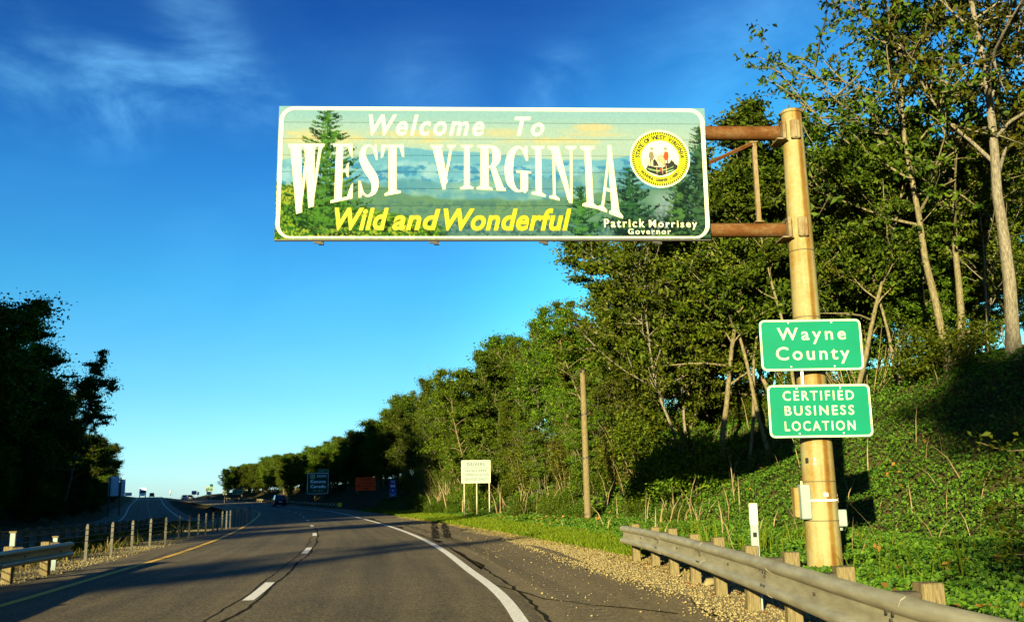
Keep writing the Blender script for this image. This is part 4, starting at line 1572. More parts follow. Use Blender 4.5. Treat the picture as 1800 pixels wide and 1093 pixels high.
# small far signs along the bend
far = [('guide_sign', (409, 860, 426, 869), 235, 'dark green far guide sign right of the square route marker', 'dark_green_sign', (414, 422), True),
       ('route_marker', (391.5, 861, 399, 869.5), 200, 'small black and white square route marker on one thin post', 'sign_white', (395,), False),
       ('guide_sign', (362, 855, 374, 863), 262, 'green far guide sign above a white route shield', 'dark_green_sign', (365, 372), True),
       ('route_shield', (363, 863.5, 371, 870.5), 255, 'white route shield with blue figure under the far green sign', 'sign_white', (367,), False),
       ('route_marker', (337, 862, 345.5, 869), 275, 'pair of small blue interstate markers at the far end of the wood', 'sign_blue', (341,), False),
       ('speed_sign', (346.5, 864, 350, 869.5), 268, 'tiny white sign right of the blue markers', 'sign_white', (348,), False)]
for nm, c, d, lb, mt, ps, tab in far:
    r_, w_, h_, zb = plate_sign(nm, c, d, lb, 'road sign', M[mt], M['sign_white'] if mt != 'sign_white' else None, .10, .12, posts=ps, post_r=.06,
                                post_mat='dark_steel', yaw=.2)
    if tab:
        mb = MB(); mb.prism(rrect(w_ * .05, w_ / 2, zb + h_ + .02, zb + h_ + .7, .08, 3), 'y', 0, .03); mb.build('exit_tab', M['dark_green_sign'], r_)
        plate_text(r_, w_, h_, zb, 'Kenova' if c[0] == 362 else '1/4 MILE', .2, .85, .12, .36, 'sign_white', .01)
        plate_text(r_, w_, h_, zb, '52  SOUTH', .12, .9, .5, .78, 'sign_white', .01)
    elif nm == 'route_marker' and mt == 'sign_white':
        mb = MB()
        for sx_ in (-1, 1):
            mb.box((sx_ * w_ * .42, -.004, zb + h_ / 2), (w_ * .14, .004, h_ * .35))
            mb.box((0, -.004, zb + h_ * (.5 + sx_ * .42)), (w_ * .35, .004, h_ * .14))
        mb.build('emblem', M['sign_black'], r_)
        plate_text(r_, w_, h_, zb, '52', .25, .75, .28, .72, 'sign_black', .05)
    elif nm == 'route_shield':
        plate_text(r_, w_, h_, zb, '75', .25, .75, .22, .6, 'sign_blue', .04)
        plate_text(r_, w_, h_, zb, 'SOUTH', .15, .85, .72, .9, 'sign_blue', .04)
    elif mt == 'sign_blue':
        plate_text(r_, w_, h_, zb, '64 64', .1, .9, .3, .7, 'sign_white', .04)
# grey sign beyond the crest
r_, w_, h_, zb = plate_sign('small_grey_sign', (298.0, 861, 301.5, 868), 330, 'small grey sign on a thin post against the sky at the crest', 'road sign',
                            M['alu'], None, posts=(299.7,), post_r=.06, post_mat='alu')
# back of a sign assembly beyond the opposite carriageway
d_ = 152
root = None
for i, (l, t, r, b_) in enumerate(((189.5, 837, 210, 871.5), (210.2, 842, 220.8, 871.7), (219.5, 865.2, 232, 871.2))):
    A, B = at_dist(l, b_, d_ + .2 * (i == 1)), at_dist(r, t, d_ + .2 * (i == 1))
    if root is None:
        root = empty('blank_sign', ((A.x), A.y, A.z), 0, 'pale bare back of a large stepped sign by the opposite road', 'road sign')
    x0, x1, z0, z1 = A.x - root.location.x, B.x - root.location.x, A.z - root.location.z, B.z - root.location.z
    n = max(1, round((x1 - x0) / .95))
    for k in range(n):
        mb = MB(); mb.box((x0 + (x1 - x0) * (k + .5) / n, .25 * (i == 1), (z0 + z1) / 2), ((x1 - x0) / n - .03, .05, z1 - z0))
        mb.build('back_panel', M['alu'], root)
for px in (194.5, 213.5):
    p = at_dist(px, 840, d_)
    x = p.x - root.location.x
    g = gz(p.x, p.y) - root.location.z
    mb = MB(); mb.box((x, -.16, (g - .5 + 2.9) / 2), (.16, .2, 2.9 - g + .5)); mb.build('post', M['dark_steel'], root)

# ------------------------------------------------------------------ guardrails
WPROF = [(0, -.156), (.030, -.154), (.066, -.136), (.083, -.105), (.078, -.080), (.052, -.060), (.012, -.042), (.008, .0), (.012, .042),
         (.052, .060), (.078, .080), (.083, .105), (.066, .136), (.030, .154), (0, .156)]


def w_beam(path, z_of, side, zc=.55, sc=1.0):
    """one rail section along ground points; side = direction (+1/-1) the ribs bulge, relative to travel right-hand normal"""
    mb = MB()
    n = len(path)
    pr = [(a, b_ * sc) for a, b_ in WPROF]
    for dup_ in (0, 1):
        for i, p in enumerate(path):
            a, b_ = path[max(i - 1, 0)], path[min(i + 1, n - 1)]
            t = Vector((b_[0] - a[0], b_[1] - a[1], 0)).normalized()
            nr = Vector((t.y, -t.x, 0)) * side
            for u, v in pr:
                u2 = u - (.006 if dup_ else 0)
                mb.v.append((p[0] + nr.x * u2, p[1] + nr.y * u2, z_of(p) + zc + v))
    m_ = len(pr)
    half = n * m_
    for i in range(n - 1):
        for k in range(m_ - 1):
            a = i * m_ + k
            mb.f.append((a, a + 1, a + m_ + 1, a + m_))
            mb.f.append((half + a, half + a + m_, half + a + m_ + 1, half + a + 1))
    for i in (0, n - 1):
        for k in range(m_ - 1):
            a = i * m_ + k
            mb.f.append((a, half + a, half + a + 1, a + 1))
    for k in (0, m_ - 1):
        for i in range(n - 1):
            a = i * m_ + k
            mb.f.append((a, a + m_, half + a + m_, half + a))
    return mb


def polyline(pts, step):
    P = curve_pts([(a, b_, 0) for a, b_ in pts], step)
    return [(p[0], p[1]) for p in P]


def guardrail(pts, side, label, spacing=1.905, zc=.58, post_h=.78, blocks=True, first=0.0, rail=True, group=None, post_w=.17, sc=1.0,
              gfun=gz):
    """pts run from the far end towards the camera"""
    P = polyline(pts, .317)
    g0 = gfun(*P[0])
    root = empty('guardrail', (P[0][0], P[0][1], g0), 0, label, 'guardrail', group)
    O = root.location
    zoff = {}

    def zz(p): return gfun(p[0] + O.x, p[1] + O.y) - O.z
    Q = [(p[0] - O.x, p[1] - O.y) for p in P]
    zs_ = np.convolve(np.pad([zz(q) for q in Q], 6, mode='edge'), np.ones(13) / 13, 'valid')
    zl = {q: z for q, z in zip(Q, zs_)}
    step = round(spacing / .317)
    if rail:
        sec = 12
        for a in range(0, len(Q) - 1, sec):
            seg = Q[a:a + sec + 2]
            lapd = .004 * ((a // sec) % 2)
            if len(seg) < 2: continue
            # laps: every section sits a whisker proud of the next
            mb = w_beam(seg, lambda p: zl[p], side, zc, sc)
            mb.v = [(x_, y_, z_ + lapd) for x_, y_, z_ in mb.v]
            mb.build('rail_section', M['galv'], root, 42)
            # splice bolts
            t = Vector((seg[1][0] - seg[0][0], seg[1][1] - seg[0][1], 0)).normalized()
            nr = Vector((t.y, -t.x, 0)) * side
            if a:
                for dz in (-.08, .08):
                    for du in (.1, .22):
                        mb = MB()
                        c = Vector((seg[0][0], seg[0][1], zl[seg[0]] + zc + dz)) + t * du + nr * .083
                        mb.tube([c, c + nr * .014], .016, 6)
                        mb.build('splice_bolt', M['bolt'], root)
    for k, i in enumerate(range(int(first / .317), len(Q) - 1, step)):
        q = Q[i]
        t = Vector((Q[min(i + 1, len(Q) - 1)][0] - Q[max(i - 1, 0)][0], Q[min(i + 1, len(Q) - 1)][1] - Q[max(i - 1, 0)][1], 0)).normalized()
        nr = Vector((t.y, -t.x, 0)) * side
        rz = math.atan2(t.y, t.x)
        g = zl[q]
        off = -.005
        jit = random.uniform(-.025, .025)
        if blocks:
            mb = MB(); mb.box((0, 0, 0), (.145, .19, .36), rz, .008)
            c = Vector((q[0], q[1], g + zc + .005 + jit)) + nr * (-.10)
            o = mb.build('blockout', M['wood_block'], root); o.location = c
            off = -.197
        tp = post_h + jit
        c = Vector((q[0], q[1], 0)) + nr * (off - post_w / 2)
        mb = MB()
        mb.box((0, 0, (tp - .5) / 2), (post_w * .95, post_w, tp + .5), rz + random.uniform(-.05, .05), .008)
        o = mb.build('post', M['wood_post'] if post_w > .1 else M['galv'], root)
        o.location = (c.x, c.y, g)
        o.rotation_euler = (random.uniform(-.02, .02), random.uniform(-.02, .02), 0)
        if rail:
            mb = MB()
            c = Vector((q[0], q[1], g + zc)) + nr * .008
            mb.tube([c, c + nr * .02], .018, 6)
            mb.build('bolt', M['bolt'], root)
    return root, Q, zl


random.seed(4)
# right-hand rail: starts 20.6 m ahead, runs back past the camera
RR = [(2.50, 22.4), (2.66, 20.5), (2.78, 17), (2.82, 13), (2.80, 10), (2.75, 8), (2.76, 6.5), (2.84, 5), (2.9, 2), (2.9, -3)]


def flat0(x, y): return -.03


groot, GQ, GZ = guardrail(RR, 1, 'near galvanised rail on wooden posts along the right gravel edge', zc=.585, post_h=.83, sc=1.3, first=.30, gfun=flat0)
# curled end piece
mb = MB()
q = GQ[0]
pr = []
for k in range(9):
    a = math.pi * .55 * k / 8
    pr.append((q[0] - .11 * (1 - math.cos(a)) * 0 + .10 * (1 - math.cos(a)), q[1] + .12 * math.sin(a)))
t_ = w_beam([(x, y) for x, y in reversed(pr)], lambda p: GZ[GQ[0]], 1, .585, 1.3)
t_.build('end_terminal', M['galv'], groot, 60)
# white marker post behind the rail
p = at_z(1332, 1085, -.03)
mk = empty('marker_post', (p.x + .21, p.y + .75, -.03), 0, 'slim cream marker post with a white top behind the right guardrail', 'marker post')
t1, t2, t3 = at_dist(1324, 884, p.y + .75).z + .03, at_dist(1324, 923, p.y + .75).z + .03, 0
mb = MB(); mb.box((0, 0, (t2 - .3) / 2), (.105, .03, t2 + .3), 0, .004); mb.build('stem', M['sign_cream'], mk)
mb = MB(); mb.box((0, 0, (t1 + t2) / 2), (.108, .034, t1 - t2), 0, .004); mb.build('reflective_top', M['sign_white'], mk)
mb = MB(); mb.box((0, -.018, t2 - .12), (.05, .006, .06), 0, .002); mb.build('sticker', M['sign_black'], mk)

# left-hand rail near the camera
def med0(x, y): return -.03


lroot, LQ, LZ = guardrail([(-9.72, 21.2), (-9.6, 20.2), (-9.35, 18), (-9.0, 16.2), (-8.15, 12.5), (-7.45, 9), (-7.25, 4), (-7.3, -2), (-7.5, -16)], -1,
                          'dark-faced rail end on wooden posts at the left edge of the picture', zc=.50, post_h=.70, first=.8, gfun=med0)
# long row behind the median
random.seed(9)
guardrail([(-25.6, 70.5), (-24.2, 66), (-22.9, 60), (-21.9, 52), (-21.3, 44), (-21.0, 38), (-20.8, 30), (-20.8, 22)], 1,
          'shaded rail with closely set posts beyond the median', spacing=1.27, zc=.55, post_h=.84, blocks=False, first=.3)
# far right rail under the signs, with a yellow end marker
random.seed(5)
fr = []
for d_st in (124, 132, 142, 155, 170, 188, 210, 235, 262, 290):
    v = on_main(d_st, 7.0)
    fr.append((v.x, v.y))
fr = [tuple(at_z(622, 889, 0)[:2])] if False else fr
froot, FQ, FZ = guardrail(fr, 1, 'distant dark rail along the outside of the bend', spacing=3.81, blocks=False, first=.3)
mb = MB()
q = FQ[0]
M['yellow_marker'] = mat('yellow_end_marker', (.75, .55, .02), .5)
mb.box((q[0], q[1] - .25, FZ[q] + .60), (.50, .04, .50)); mb.build('end_marker', M['yellow_marker'], froot)

M['shaded_post'] = mat('shaded_post_steel', (.105, .10, .08), .7, c2=(.06, .056, .044), scale=6)  # darker than the other galvanised steel: the median shade is put into the colour
# ------------------------------------------------------------------ cable barrier in the median
cb = empty('cable_barrier', (-10.6, 23.5, 0), 0, 'row of slim galvanised posts carrying cables along the median', 'cable barrier')
CP = [(150, 985), (195, 977), (231, 970), (263, 963), (290, 957), (314, 951), (332, 947), (348, 943.5), (361, 940.5), (373.5, 937.5), (382, 935),
      (390, 932), (397.5, 930), (404, 928), (411, 925.5), (417, 924), (423, 922), (429, 920.5), (434, 919), (439, 917.5)]
pts = []
for px, py in CP:
    p = at_z(px, py, -.02)
    pts.append(p)
for k in range(1, 14):          # onward round the bend, then back towards the camera
    pass
tops = []
for i, p in enumerate(pts):
    q = p - Vector((-10.6, 23.5, 0))
    mb = MB()
    h_ = .86
    mb.box((q.x, q.y, h_ / 2 - .15), (.075, .055, h_ + .3), .3, .008)
    mb.box((q.x, q.y, h_ + .02), (.05, .04, .05), .3)
    mb.build('post', M['shaded_post'], cb)
back = [Vector((-10.8, 21.2, -.02)), Vector((-10.9, 18, -.02)), Vector((-10.7, 14, -.02)), Vector((-10.3, 8, -.02)), Vector((-10.1, 0, -.02)),
        Vector((-10.2, -12, -.02))]
line = list(reversed(back)) + pts
for h_ in (.50, .64, .78):
    mb = MB(); mb.tube([p - Vector((-10.6, 23.5, 0)) + Vector((.04, -.03, h_)) for p in line], .011, 5)
    mb.build('cable', M['dark_steel'], cb)
for px, py, pt_, lb in ((22, 1010, 936, 'lit square post with flat cap behind the left rail'), (97, 985, 944, 'thin lit post end behind the left rail terminal')):
    p = at_dist(px, 960, 19.2 if px < 60 else 22.0)
    p.z = -.05
    hh = at_dist(px, pt_, p.y).z + .05
    mp = empty('median_post', p, .2, lb, 'post')
    mb = MB(); mb.box((0, 0, hh / 2 - .1), (.10, .08, hh + .2), 0, .006); mb.build('stem', M['sign_cream'], mp)
    mb = MB(); mb.box((0, 0, hh + .015), (.14, .11, .035), 0, .006); mb.build('cap', M['wood_post'], mp)

# wooden pole stump on the right bank
p = at_dist(1031, 855, 45)
g = gz(p.x, p.y)
up = empty('utility_pole', (p.x, p.y, g), 0, 'old bare wooden utility pole standing among the bushes on the bank', 'utility pole')
hz = at_dist(1030, 648, 45).z - g
mb = MB(); mb.tube([(.02, 0, -.3), (0, 0, hz * .5), (-.03, 0, hz)], [.165, .15, .13], 14); mb.build('shaft', M['wood_post'], up, 40)
for z in (hz - .15, hz * .7, hz * .42, .5):
    mb = MB(); mb.tube([(0, 0, z), (-.02, 0, z + .07)], [.168, .164], 14)
    mb.build('band', M['dark_steel'], up, 40)
mb = MB(); mb.tube([(-.14, 0, hz - .35), (-.3, 0, hz - .3), (-.32, 0, hz - .15), (-.2, 0, hz - .1)], .012, 6); mb.build('wire', M['dark_steel'], up)


# ------------------------------------------------------------------ vehicles
def vehicle(kind, loc, rz, label, cat, paint, roof=None):
    """kind: 'suv' 'car' 'box_truck'; +y is forward"""
    root = empty(kind, loc, rz, label, cat)
    if kind in ('suv', 'car'):
        L_, W_, H_ = (4.7, 1.9, 1.78) if kind == 'suv' else (4.5, 1.8, 1.45)
        g = .24
        belt = H_ * .57
        side = [(-L_ / 2, g + .1), (-L_ / 2, belt), (L_ / 2 - 1.1, belt - .02), (L_ / 2 - .1, belt - .14), (L_ / 2, g + .25), (L_ / 2 - .1, g)]
        side = side[:1] + side[1:]
        mb = MB()
        # lower body with wheel arches cut by dark discs
        mb.prism([(y, z) for y, z in side] + [(-L_ / 2 + .1, g)], 'x', -W_ / 2, W_ / 2)
        body = mb.build('body', M[paint], root)
        mb = MB()
        rb = (-L_ / 2 + (.02 if kind == 'suv' else .55))
        P = []
        for x_, inset in ((-1, 0), (1, 0)): pass
        lo = [(rb, belt), (L_ / 2 - 1.25, belt)]
        hi = [(rb + .28, H_), (L_ / 2 - 2.05, H_)]
        V = []
        for (y, z), ins in ((lo[0], .04), (lo[1], .04), (hi[1], .20), (hi[0], .20)):
            V += [(-W_ / 2 + ins, y, z), (W_ / 2 - ins, y, z)]
        mb.add(V, [(0, 1, 3, 2), (2, 3, 5, 4), (4, 5, 7, 6), (6, 7, 1, 0), (0, 2, 4, 6), (1, 7, 5, 3)])
        mb.build('windows', M['glass'], root)
        mb = MB(); mb.box((0, (hi[0][0] + hi[1][0]) / 2, H_ + .012), (W_ - .40, hi[1][0] - hi[0][0] + .1, .05), 0, .02)
        mb.build('roof', M[roof or paint], root)
        for s in (-1, 1):
            mb = MB()
            mb.tube([(s * (W_ / 2 - .06), lo[0][0] + .03, belt), (s * (W_ / 2 - .20), hi[0][0] + .02, H_)], .05, 6)
            mb.tube([(s * (W_ / 2 - .05), lo[1][0], belt), (s * (W_ / 2 - .20), hi[1][0], H_)], .04, 6)
            mb.build('pillar', M[paint], root)
            mb = MB(); mb.box((s * (W_ / 2 - .14), -L_ / 2 - .012, belt - .12), (.24, .05, .30), 0, .01); mb.build('tail_light', M['red_lamp'], root)
            mb = MB(); mb.box((s * (W_ / 2 - .25), L_ / 2 - .04, belt - .24), (.34, .06, .16), 0, .01); mb.build('headlight', M['sign_white'], root)
            mb = MB(); mb.box((s * (W_ / 2 + .09), L_ / 2 - 1.35, belt + .08), (.18, .10, .14), 0, .02); mb.build('mirror', M[paint], root)
            for y in (-L_ / 2 + .9, L_ / 2 - .9):
                mb = MB(); mb.tube([(s * (W_ / 2 - .22), y, .34), (s * (W_ / 2 + .01), y, .34)], .34, 20)
                wh = mb.build('wheel', M['tyre'], root, 40)
                mb = MB(); mb.tube([(s * (W_ / 2 + .005), y, .34), (s * (W_ / 2 + .02), y, .34)], .20, 14)
                mb.build('rim', M['alu'], wh)
        mb = MB(); mb.box((0, -L_ / 2 - .03, g + .18), (W_ - .1, .10, .18), 0, .02); mb.build('bumper', M['black_paint'], root)
        mb = MB(); mb.box((0, -L_ / 2 - .015, belt - .28), (.50, .03, .13)); mb.build('number_plate', M['alu'], root)
    else:
        mb = MB(); mb.box((0, -1.2, 2.2), (2.5, 6.2, 2.9), 0, .04); mb.build('cargo_box', M[paint], root)
        mb = MB(); mb.prism([(2.0, .7), (4.1, .7), (4.1, 1.5), (3.5, 2.7), (2.0, 2.8)], 'x', -1.1, 1.1); cab = mb.build('cab', M[roof or paint], root)
        mb = MB(); mb.add([(-.95, 4.12, 1.55), (.95, 4.12, 1.55), (.9, 3.56, 2.62), (-.9, 3.56, 2.62)], [(0, 1, 2, 3)]); mb.build('windscreen', M['glass'], cab)
        mb = MB(); mb.box((0, -.2, .62), (1.0, 8.0, .25)); mb.build('chassis', M['dark_steel'], root)
        for s in (-1, 1):
            for y in (-3.0, 3.1):
                mb = MB(); mb.tube([(s * .85, y, .5), (s * 1.2, y, .5)], .5, 20)
                wh = mb.build('wheel', M['tyre'], root, 40)
                mb = MB(); mb.tube([(s * 1.2, y, .5), (s * 1.215, y, .5)], .28, 14); mb.build('rim', M['alu'], wh)
            mb = MB(); mb.box((s * 1.0, -4.32, .9), (.25, .04, .14)); mb.build('tail_light', M['red_lamp'], root)
            mb = MB(); mb.box((s * .9, 4.12, .95), (.3, .04, .2)); mb.build('headlight', M['sign_white'], root)
            mb = MB(); mb.box((s * 1.3, 3.7, 1.9), (.15, .1, .4)); mb.build('mirror', M['black_paint'], root)
    return root


def heading(C, T, i):
    return math.atan2(T[i, 1], T[i, 0]) - math.pi / 2


sp = at_dist(490, 889, 158)
i_, u_, _ = offs(MAIN, MNR, [sp.x], [sp.y])
vehicle('suv', (sp.x, sp.y, MAIN[i_[0], 2] + .005), heading(MAIN, MT, i_[0]), 'dark sport utility vehicle with pale roof on the bend', 'car',
        'black_paint', 'silver_paint')
for st, u, kind, lb, pt, rf in ((335, -1.9, 'box_truck', 'white box truck coming over the crest of the opposite road', 'white_paint', 'white_paint'),
                                (352, 1.9, 'suv', 'small dark vehicle beside the white truck at the crest', 'black_paint', 'black_paint')):
    j = int(np.argmin(np.abs(OPPO[:, 1] - (OPPO[:, 1].max() * 0 + st + 50))))
    c = OPPO[j] + np.array([ONR[j, 0] * u, ONR[j, 1] * u, 0])
    vehicle(kind, (c[0], c[1], OPPO[j, 2] + .005), heading(OPPO, OT, j) + math.pi, lb, 'truck' if kind != 'suv' else 'car', pt, rf)
for px, py, d, lb in ((324, 873.5, 318, 'distant white car under the last trees, left of the pair'), (333.5, 873.5, 306, 'distant white car under the last trees, right of the pair')):
    p = at_dist(px, py, d)
    i_, u_, _ = offs(MAIN, MNR, [p.x], [p.y])
    vehicle('car', (p.x, p.y, max(MAIN[i_[0], 2], gz(p.x, p.y)) + .005), heading(MAIN, MT, i_[0]), lb, 'car', 'white_paint')


# ------------------------------------------------------------------ vegetation
RS = np.random.RandomState(11)


def leaves_mesh(name, C, size, mat_, rs, up=.45, aspect=.5, clump_axis=None, fold=.18, out=None):
    """C: leaf centres (n,3). Each leaf is a folded lozenge of two triangles."""
    n = len(C)
    nrm = rs.normal(size=(n, 3))
    nrm /= np.linalg.norm(nrm, axis=1)[:, None]
    nrm[:, 2] += up
    if out is not None: nrm += out
    nrm /= np.linalg.norm(nrm, axis=1)[:, None]
    t = rs.normal(size=(n, 3))
    t -= nrm * (t * nrm).sum(1)[:, None]
    t /= np.linalg.norm(t, axis=1)[:, None]
    b = np.cross(nrm, t)
    s = size * (.5 + 1.0 * rs.rand(n) ** 1.4)[:, None]
    P = np.empty((n, 4, 3))
    P[:, 0] = C - t * s * .5
    P[:, 1] = C + b * s * aspect * .5 + nrm * s * fold - t * s * .06
    P[:, 2] = C + t * s * .5 - nrm * s * fold * .3
    P[:, 3] = C - b * s * aspect * .5 + nrm * s * fold - t * s * .06
    i = np.arange(n)[:, None] * 4
    loops = np.concatenate([i, i + 1, i + 2, i, i + 2, i + 3], 1).ravel()
    return np_mesh(name, P.reshape(-1, 3), loops, np.arange(0, n * 6, 3), mat_)


class Wood:
    def __init__(self):
        self.V, self.L, self.nv, self.ns = [], [], 0, []

    def limb(self, P, R, k):
        P = np.asarray(P, float)
        R = np.asarray(R, float)
        T = np.gradient(P, axis=0)
        T /= np.linalg.norm(T, axis=1)[:, None] + 1e-9
        ref = np.array([1., 0, 0]) if abs(T[0, 0]) < .8 else np.array([0, 1., 0])
        A = np.cross(T, ref)
        A /= np.linalg.norm(A, axis=1)[:, None] + 1e-9
        B = np.cross(T, A)
        w = np.linspace(0, 2 * np.pi, k, endpoint=False)
        ring = P[:, None] + (A[:, None] * np.cos(w)[None, :, None] + B[:, None] * np.sin(w)[None, :, None]) * R[:, None, None]
        m = len(P)
        self.V.append(ring.reshape(-1, 3))
        a = (np.arange(m - 1)[:, None] * k + np.arange(k)[None, :])
        b = (np.arange(m - 1)[:, None] * k + (np.arange(k) + 1)[None, :] % k)
        self.L.append((np.stack([a, b, b + k, a + k], 2).reshape(-1) + self.nv))
        self.nv += m * k

    def mesh(self, name, mat_):
        L_ = np.concatenate(self.L)
        return np_mesh(name, np.concatenate(self.V), L_, np.arange(0, len(L_), 4), mat_, True)


def wander(p, d, length, n, rs, wob, lift=0.0):
    P = [np.array(p, float)]
    d = np.array(d, float)
    d /= np.linalg.norm(d)
    for i in range(n):
        d = d + rs.normal(size=3) * wob + np.array([0, 0, lift])
        d /= np.linalg.norm(d)
        P.append(P[-1] + d * length / n)
    return np.array(P), d


def make_tree(seed, H, r0, clear, spread, n_leaf, leaf, bark, leafm, stems=1, lean=0.0, density=1.0, bare=0.0, flat=.45, nb=None,
              droop=0.0, cl=.42):
    """trunk + limbs + twigs as one wood mesh; leaves gathered in small sprays at the twigs"""
    rs = np.random.RandomState(seed)
    wood = Wood()
    tips = []
    twigs = []
    for s in range(stems):
        base = np.array([rs.uniform(-.35, .35), rs.uniform(-.35, .35), 0]) * (stems > 1)
        d0 = np.array([rs.normal() * .10 + lean, rs.normal() * .10, 1.0]) + (np.array([base[0], base[1], 0]) * .45 if stems > 1 else 0)
        hh = H * rs.uniform(.8, 1.0) if s else H
        P, _ = wander(base + [0, 0, -.4], d0, hh + .4, 12, rs, .06, .03)
        R = r0 * (1 - .88 * np.linspace(0, 1, 13) ** .9) * (1 if stems == 1 else .7)
        R[0] *= 1.35
        wood.limb(P, R, 8)
        nB = nb or int(9 + H * .9)
        for j in range(nB):
            f = clear + (1 - clear) * ((j + rs.uniform(.1, .9)) / nB)
            x = f * 12
            i = min(int(x), 11)
            p = P[i] * (1 - (x - i)) + P[i + 1] * (x - i)
            rr_ = np.interp(x, range(13), R)
            a = j * 2.4 + rs.uniform(-.5, .5)
            reach = spread * (1.05 - .62 * ((f - clear) / (1 - clear)) ** 1.3) * rs.uniform(.6, 1.15)
            if f < clear + .12: reach *= .8
            el = rs.uniform(.35, .95) + .5 * (f - clear)
            d = np.array([math.cos(a), math.sin(a), el])
            B, dd = wander(p, d, reach * 1.1, 5, rs, .16, .04 - droop)
            Rb = np.linspace(max(rr_ * .55, .02), .012, 6)
            wood.limb(B, Rb, 5)
            tips.append(B[-1])
            for q in range(max(3, int(reach * 2.0))):
                t = rs.uniform(.25, 1.0)
                i2 = min(int(t * 5), 4)
                p2 = B[i2] * (1 - (t * 5 - i2)) + B[i2 + 1] * (t * 5 - i2)
                d2 = rs.normal(size=3) * .8 + dd * .6 + [0, 0, .3 - droop * 4]
                ln_ = reach * rs.uniform(.22, .5)
                T, d3 = wander(p2, d2, ln_, 3, rs, .22, 0)
                wood.limb(T, np.linspace(.018 + .006 * reach, .006, 4), 3)
                tips.append(T[-1])
                twigs.append(T)
                if rs.rand() < .7:
                    d4 = rs.normal(size=3) + [0, 0, .3]
                    T2, _ = wander(T[1], d4, ln_ * .7, 2, rs, .2, 0)
                    wood.limb(T2, np.linspace(.012, .005, 3), 3)
                    tips.append(T2[-1])
                    twigs.append(np.vstack([T2, T2[-1:] + (T2[-1:] - T2[-2:-1]) * .6]))
    tips = np.array(tips)
    if bare:
        tips = tips[rs.rand(len(tips)) > bare]
        twigs = [t for t in twigs if rs.rand() > bare]
    per = max(2, int(n_leaf * .3 / max(1, len(tips))))
    k = len(tips)
    C = np.repeat(tips, per, 0)
    jit = rs.normal(size=C.shape) * cl * np.repeat(rs.uniform(.5, 1.3, (k, 1)), per, 0)
    jit[:, 2] *= flat
    C = C + jit
    # sprays: leaves set along every twig, mostly in the twig's own level
    TW = np.array(twigs)                                   # (m, 4, 3)
    m_ = len(TW)
    per2 = max(2, int(n_leaf * .7 / m_))
    wgt = rs.uniform(.4, 1.6, m_)
    idx = np.repeat(np.arange(m_), np.maximum(1, (per2 * wgt).astype(int)))
    t = rs.uniform(.35, 3.15, len(idx))
    i0 = np.clip(t.astype(int), 0, 2)
    f = (t - i0)[:, None]
    P = TW[idx, i0] * (1 - f) + TW[idx, i0 + 1] * f
    j2 = rs.normal(size=P.shape) * cl * .42
    j2[:, 2] *= .35
    C = np.vstack([C, P + j2])
    C = C[C[:, 2] > H * .06]
    return wood.mesh('wood', bark), leaves_mesh('leaves', C, leaf, leafm, rs, .5)


def make_shrub(seed, H, W_, n_leaf, leaf, leafm, stalks=10, stalk_h=1.0, stalkm=None):
    rs = np.random.RandomState(seed)
    wood = Wood()
    tips = []
    for s in range(stalks):
        a = rs.uniform(0, 6.28)
        b = rs.uniform(0, W_ * .45)
        P, _ = wander([math.cos(a) * b, math.sin(a) * b, -.2], [math.cos(a) * .35, math.sin(a) * .35, 1], H * stalk_h * rs.uniform(.6, 1.15), 5, rs,
                      .10)
        wood.limb(P, np.linspace(.028, .008, 6), 4)
        tips += [P[-1], P[-2], P[-3]]
    # leafy lumps between the stems
    lumps = []
    for k in range(int(16 * W_)):
        a = rs.uniform(0, 6.28)
        r = W_ * .5 * math.sqrt(rs.rand())
        z = H * rs.uniform(.12, .95) * (1 - .35 * (r / (W_ * .5)) ** 2)
        lumps.append([math.cos(a) * r, math.sin(a) * r, z])
    tips = np.vstack([np.array(tips), np.array(lumps)])
    per = max(3, int(n_leaf / len(tips)))
    C = np.repeat(tips, per, 0)
    j = rs.normal(size=C.shape) * .30
    j[:, 2] *= .6
    C = C + j
    C = C[C[:, 2] > .02]
    return wood.mesh('stems', stalkm or M['bark_dark']), leaves_mesh('foliage', C, leaf, leafm, rs, .5)


PROTO = {
    'a': make_tree(1, 12, .125, .30, 3.6, 21000, .19, M['bark_pale'], M['leaf_a'], cl=.34),
    'b': make_tree(2, 12, .12, .22, 3.2, 24000, .18, M['bark_dark'], M['leaf_b'], cl=.34),
    'c': make_tree(3, 12, .09, .40, 3.0, 15000, .18, M['bark_pale'], M['leaf_c'], lean=.12, cl=.34),
    'd': make_tree(4, 12, .11, .25, 3.8, 20000, .19, M['bark_grey2'], M['leaf_b'], stems=2, cl=.34),
    'e': make_tree(5, 12, .08, .45, 2.6, 12000, .18, M['bark_pale'], M['leaf_a'], lean=-.1, nb=13, cl=.30),
    't': make_tree(12, 12, .055, .18, 2.3, 11000, .17, M['bark_pale'], M['leaf_c'], stems=4, nb=10, cl=.30),
    'u': make_tree(13, 12, .060, .12, 2.6, 15000, .17, M['bark_grey2'], M['leaf_b'], stems=4, nb=11, cl=.34),
    'f': make_tree(6, 12, .19, .15, 4.2, 34000, .24, M['bark_dark'], M['leaf_a'], cl=.55, flat=.6),
    'g': make_tree(7, 12, .17, .12, 3.8, 34000, .25, M['bark_dark'], M['leaf_b'], cl=.55, flat=.6),
    'big': make_tree(18, 18, .22, .30, 6.8, 13500, .25, M['bark_pale'], M['leaf_a'], stems=2, nb=20, cl=.26, flat=.6),
    'big2': make_tree(19, 17, .24, .35, 5.6, 9500, .24, M['bark_grey2'], M['leaf_c'], lean=.10, nb=20, cl=.26, flat=.6),
    'bare': make_tree(8, 12, .09, .35, 2.4, 900, .14, M['bark_grey'], M['leaf_c'], nb=24, bare=.5),
}
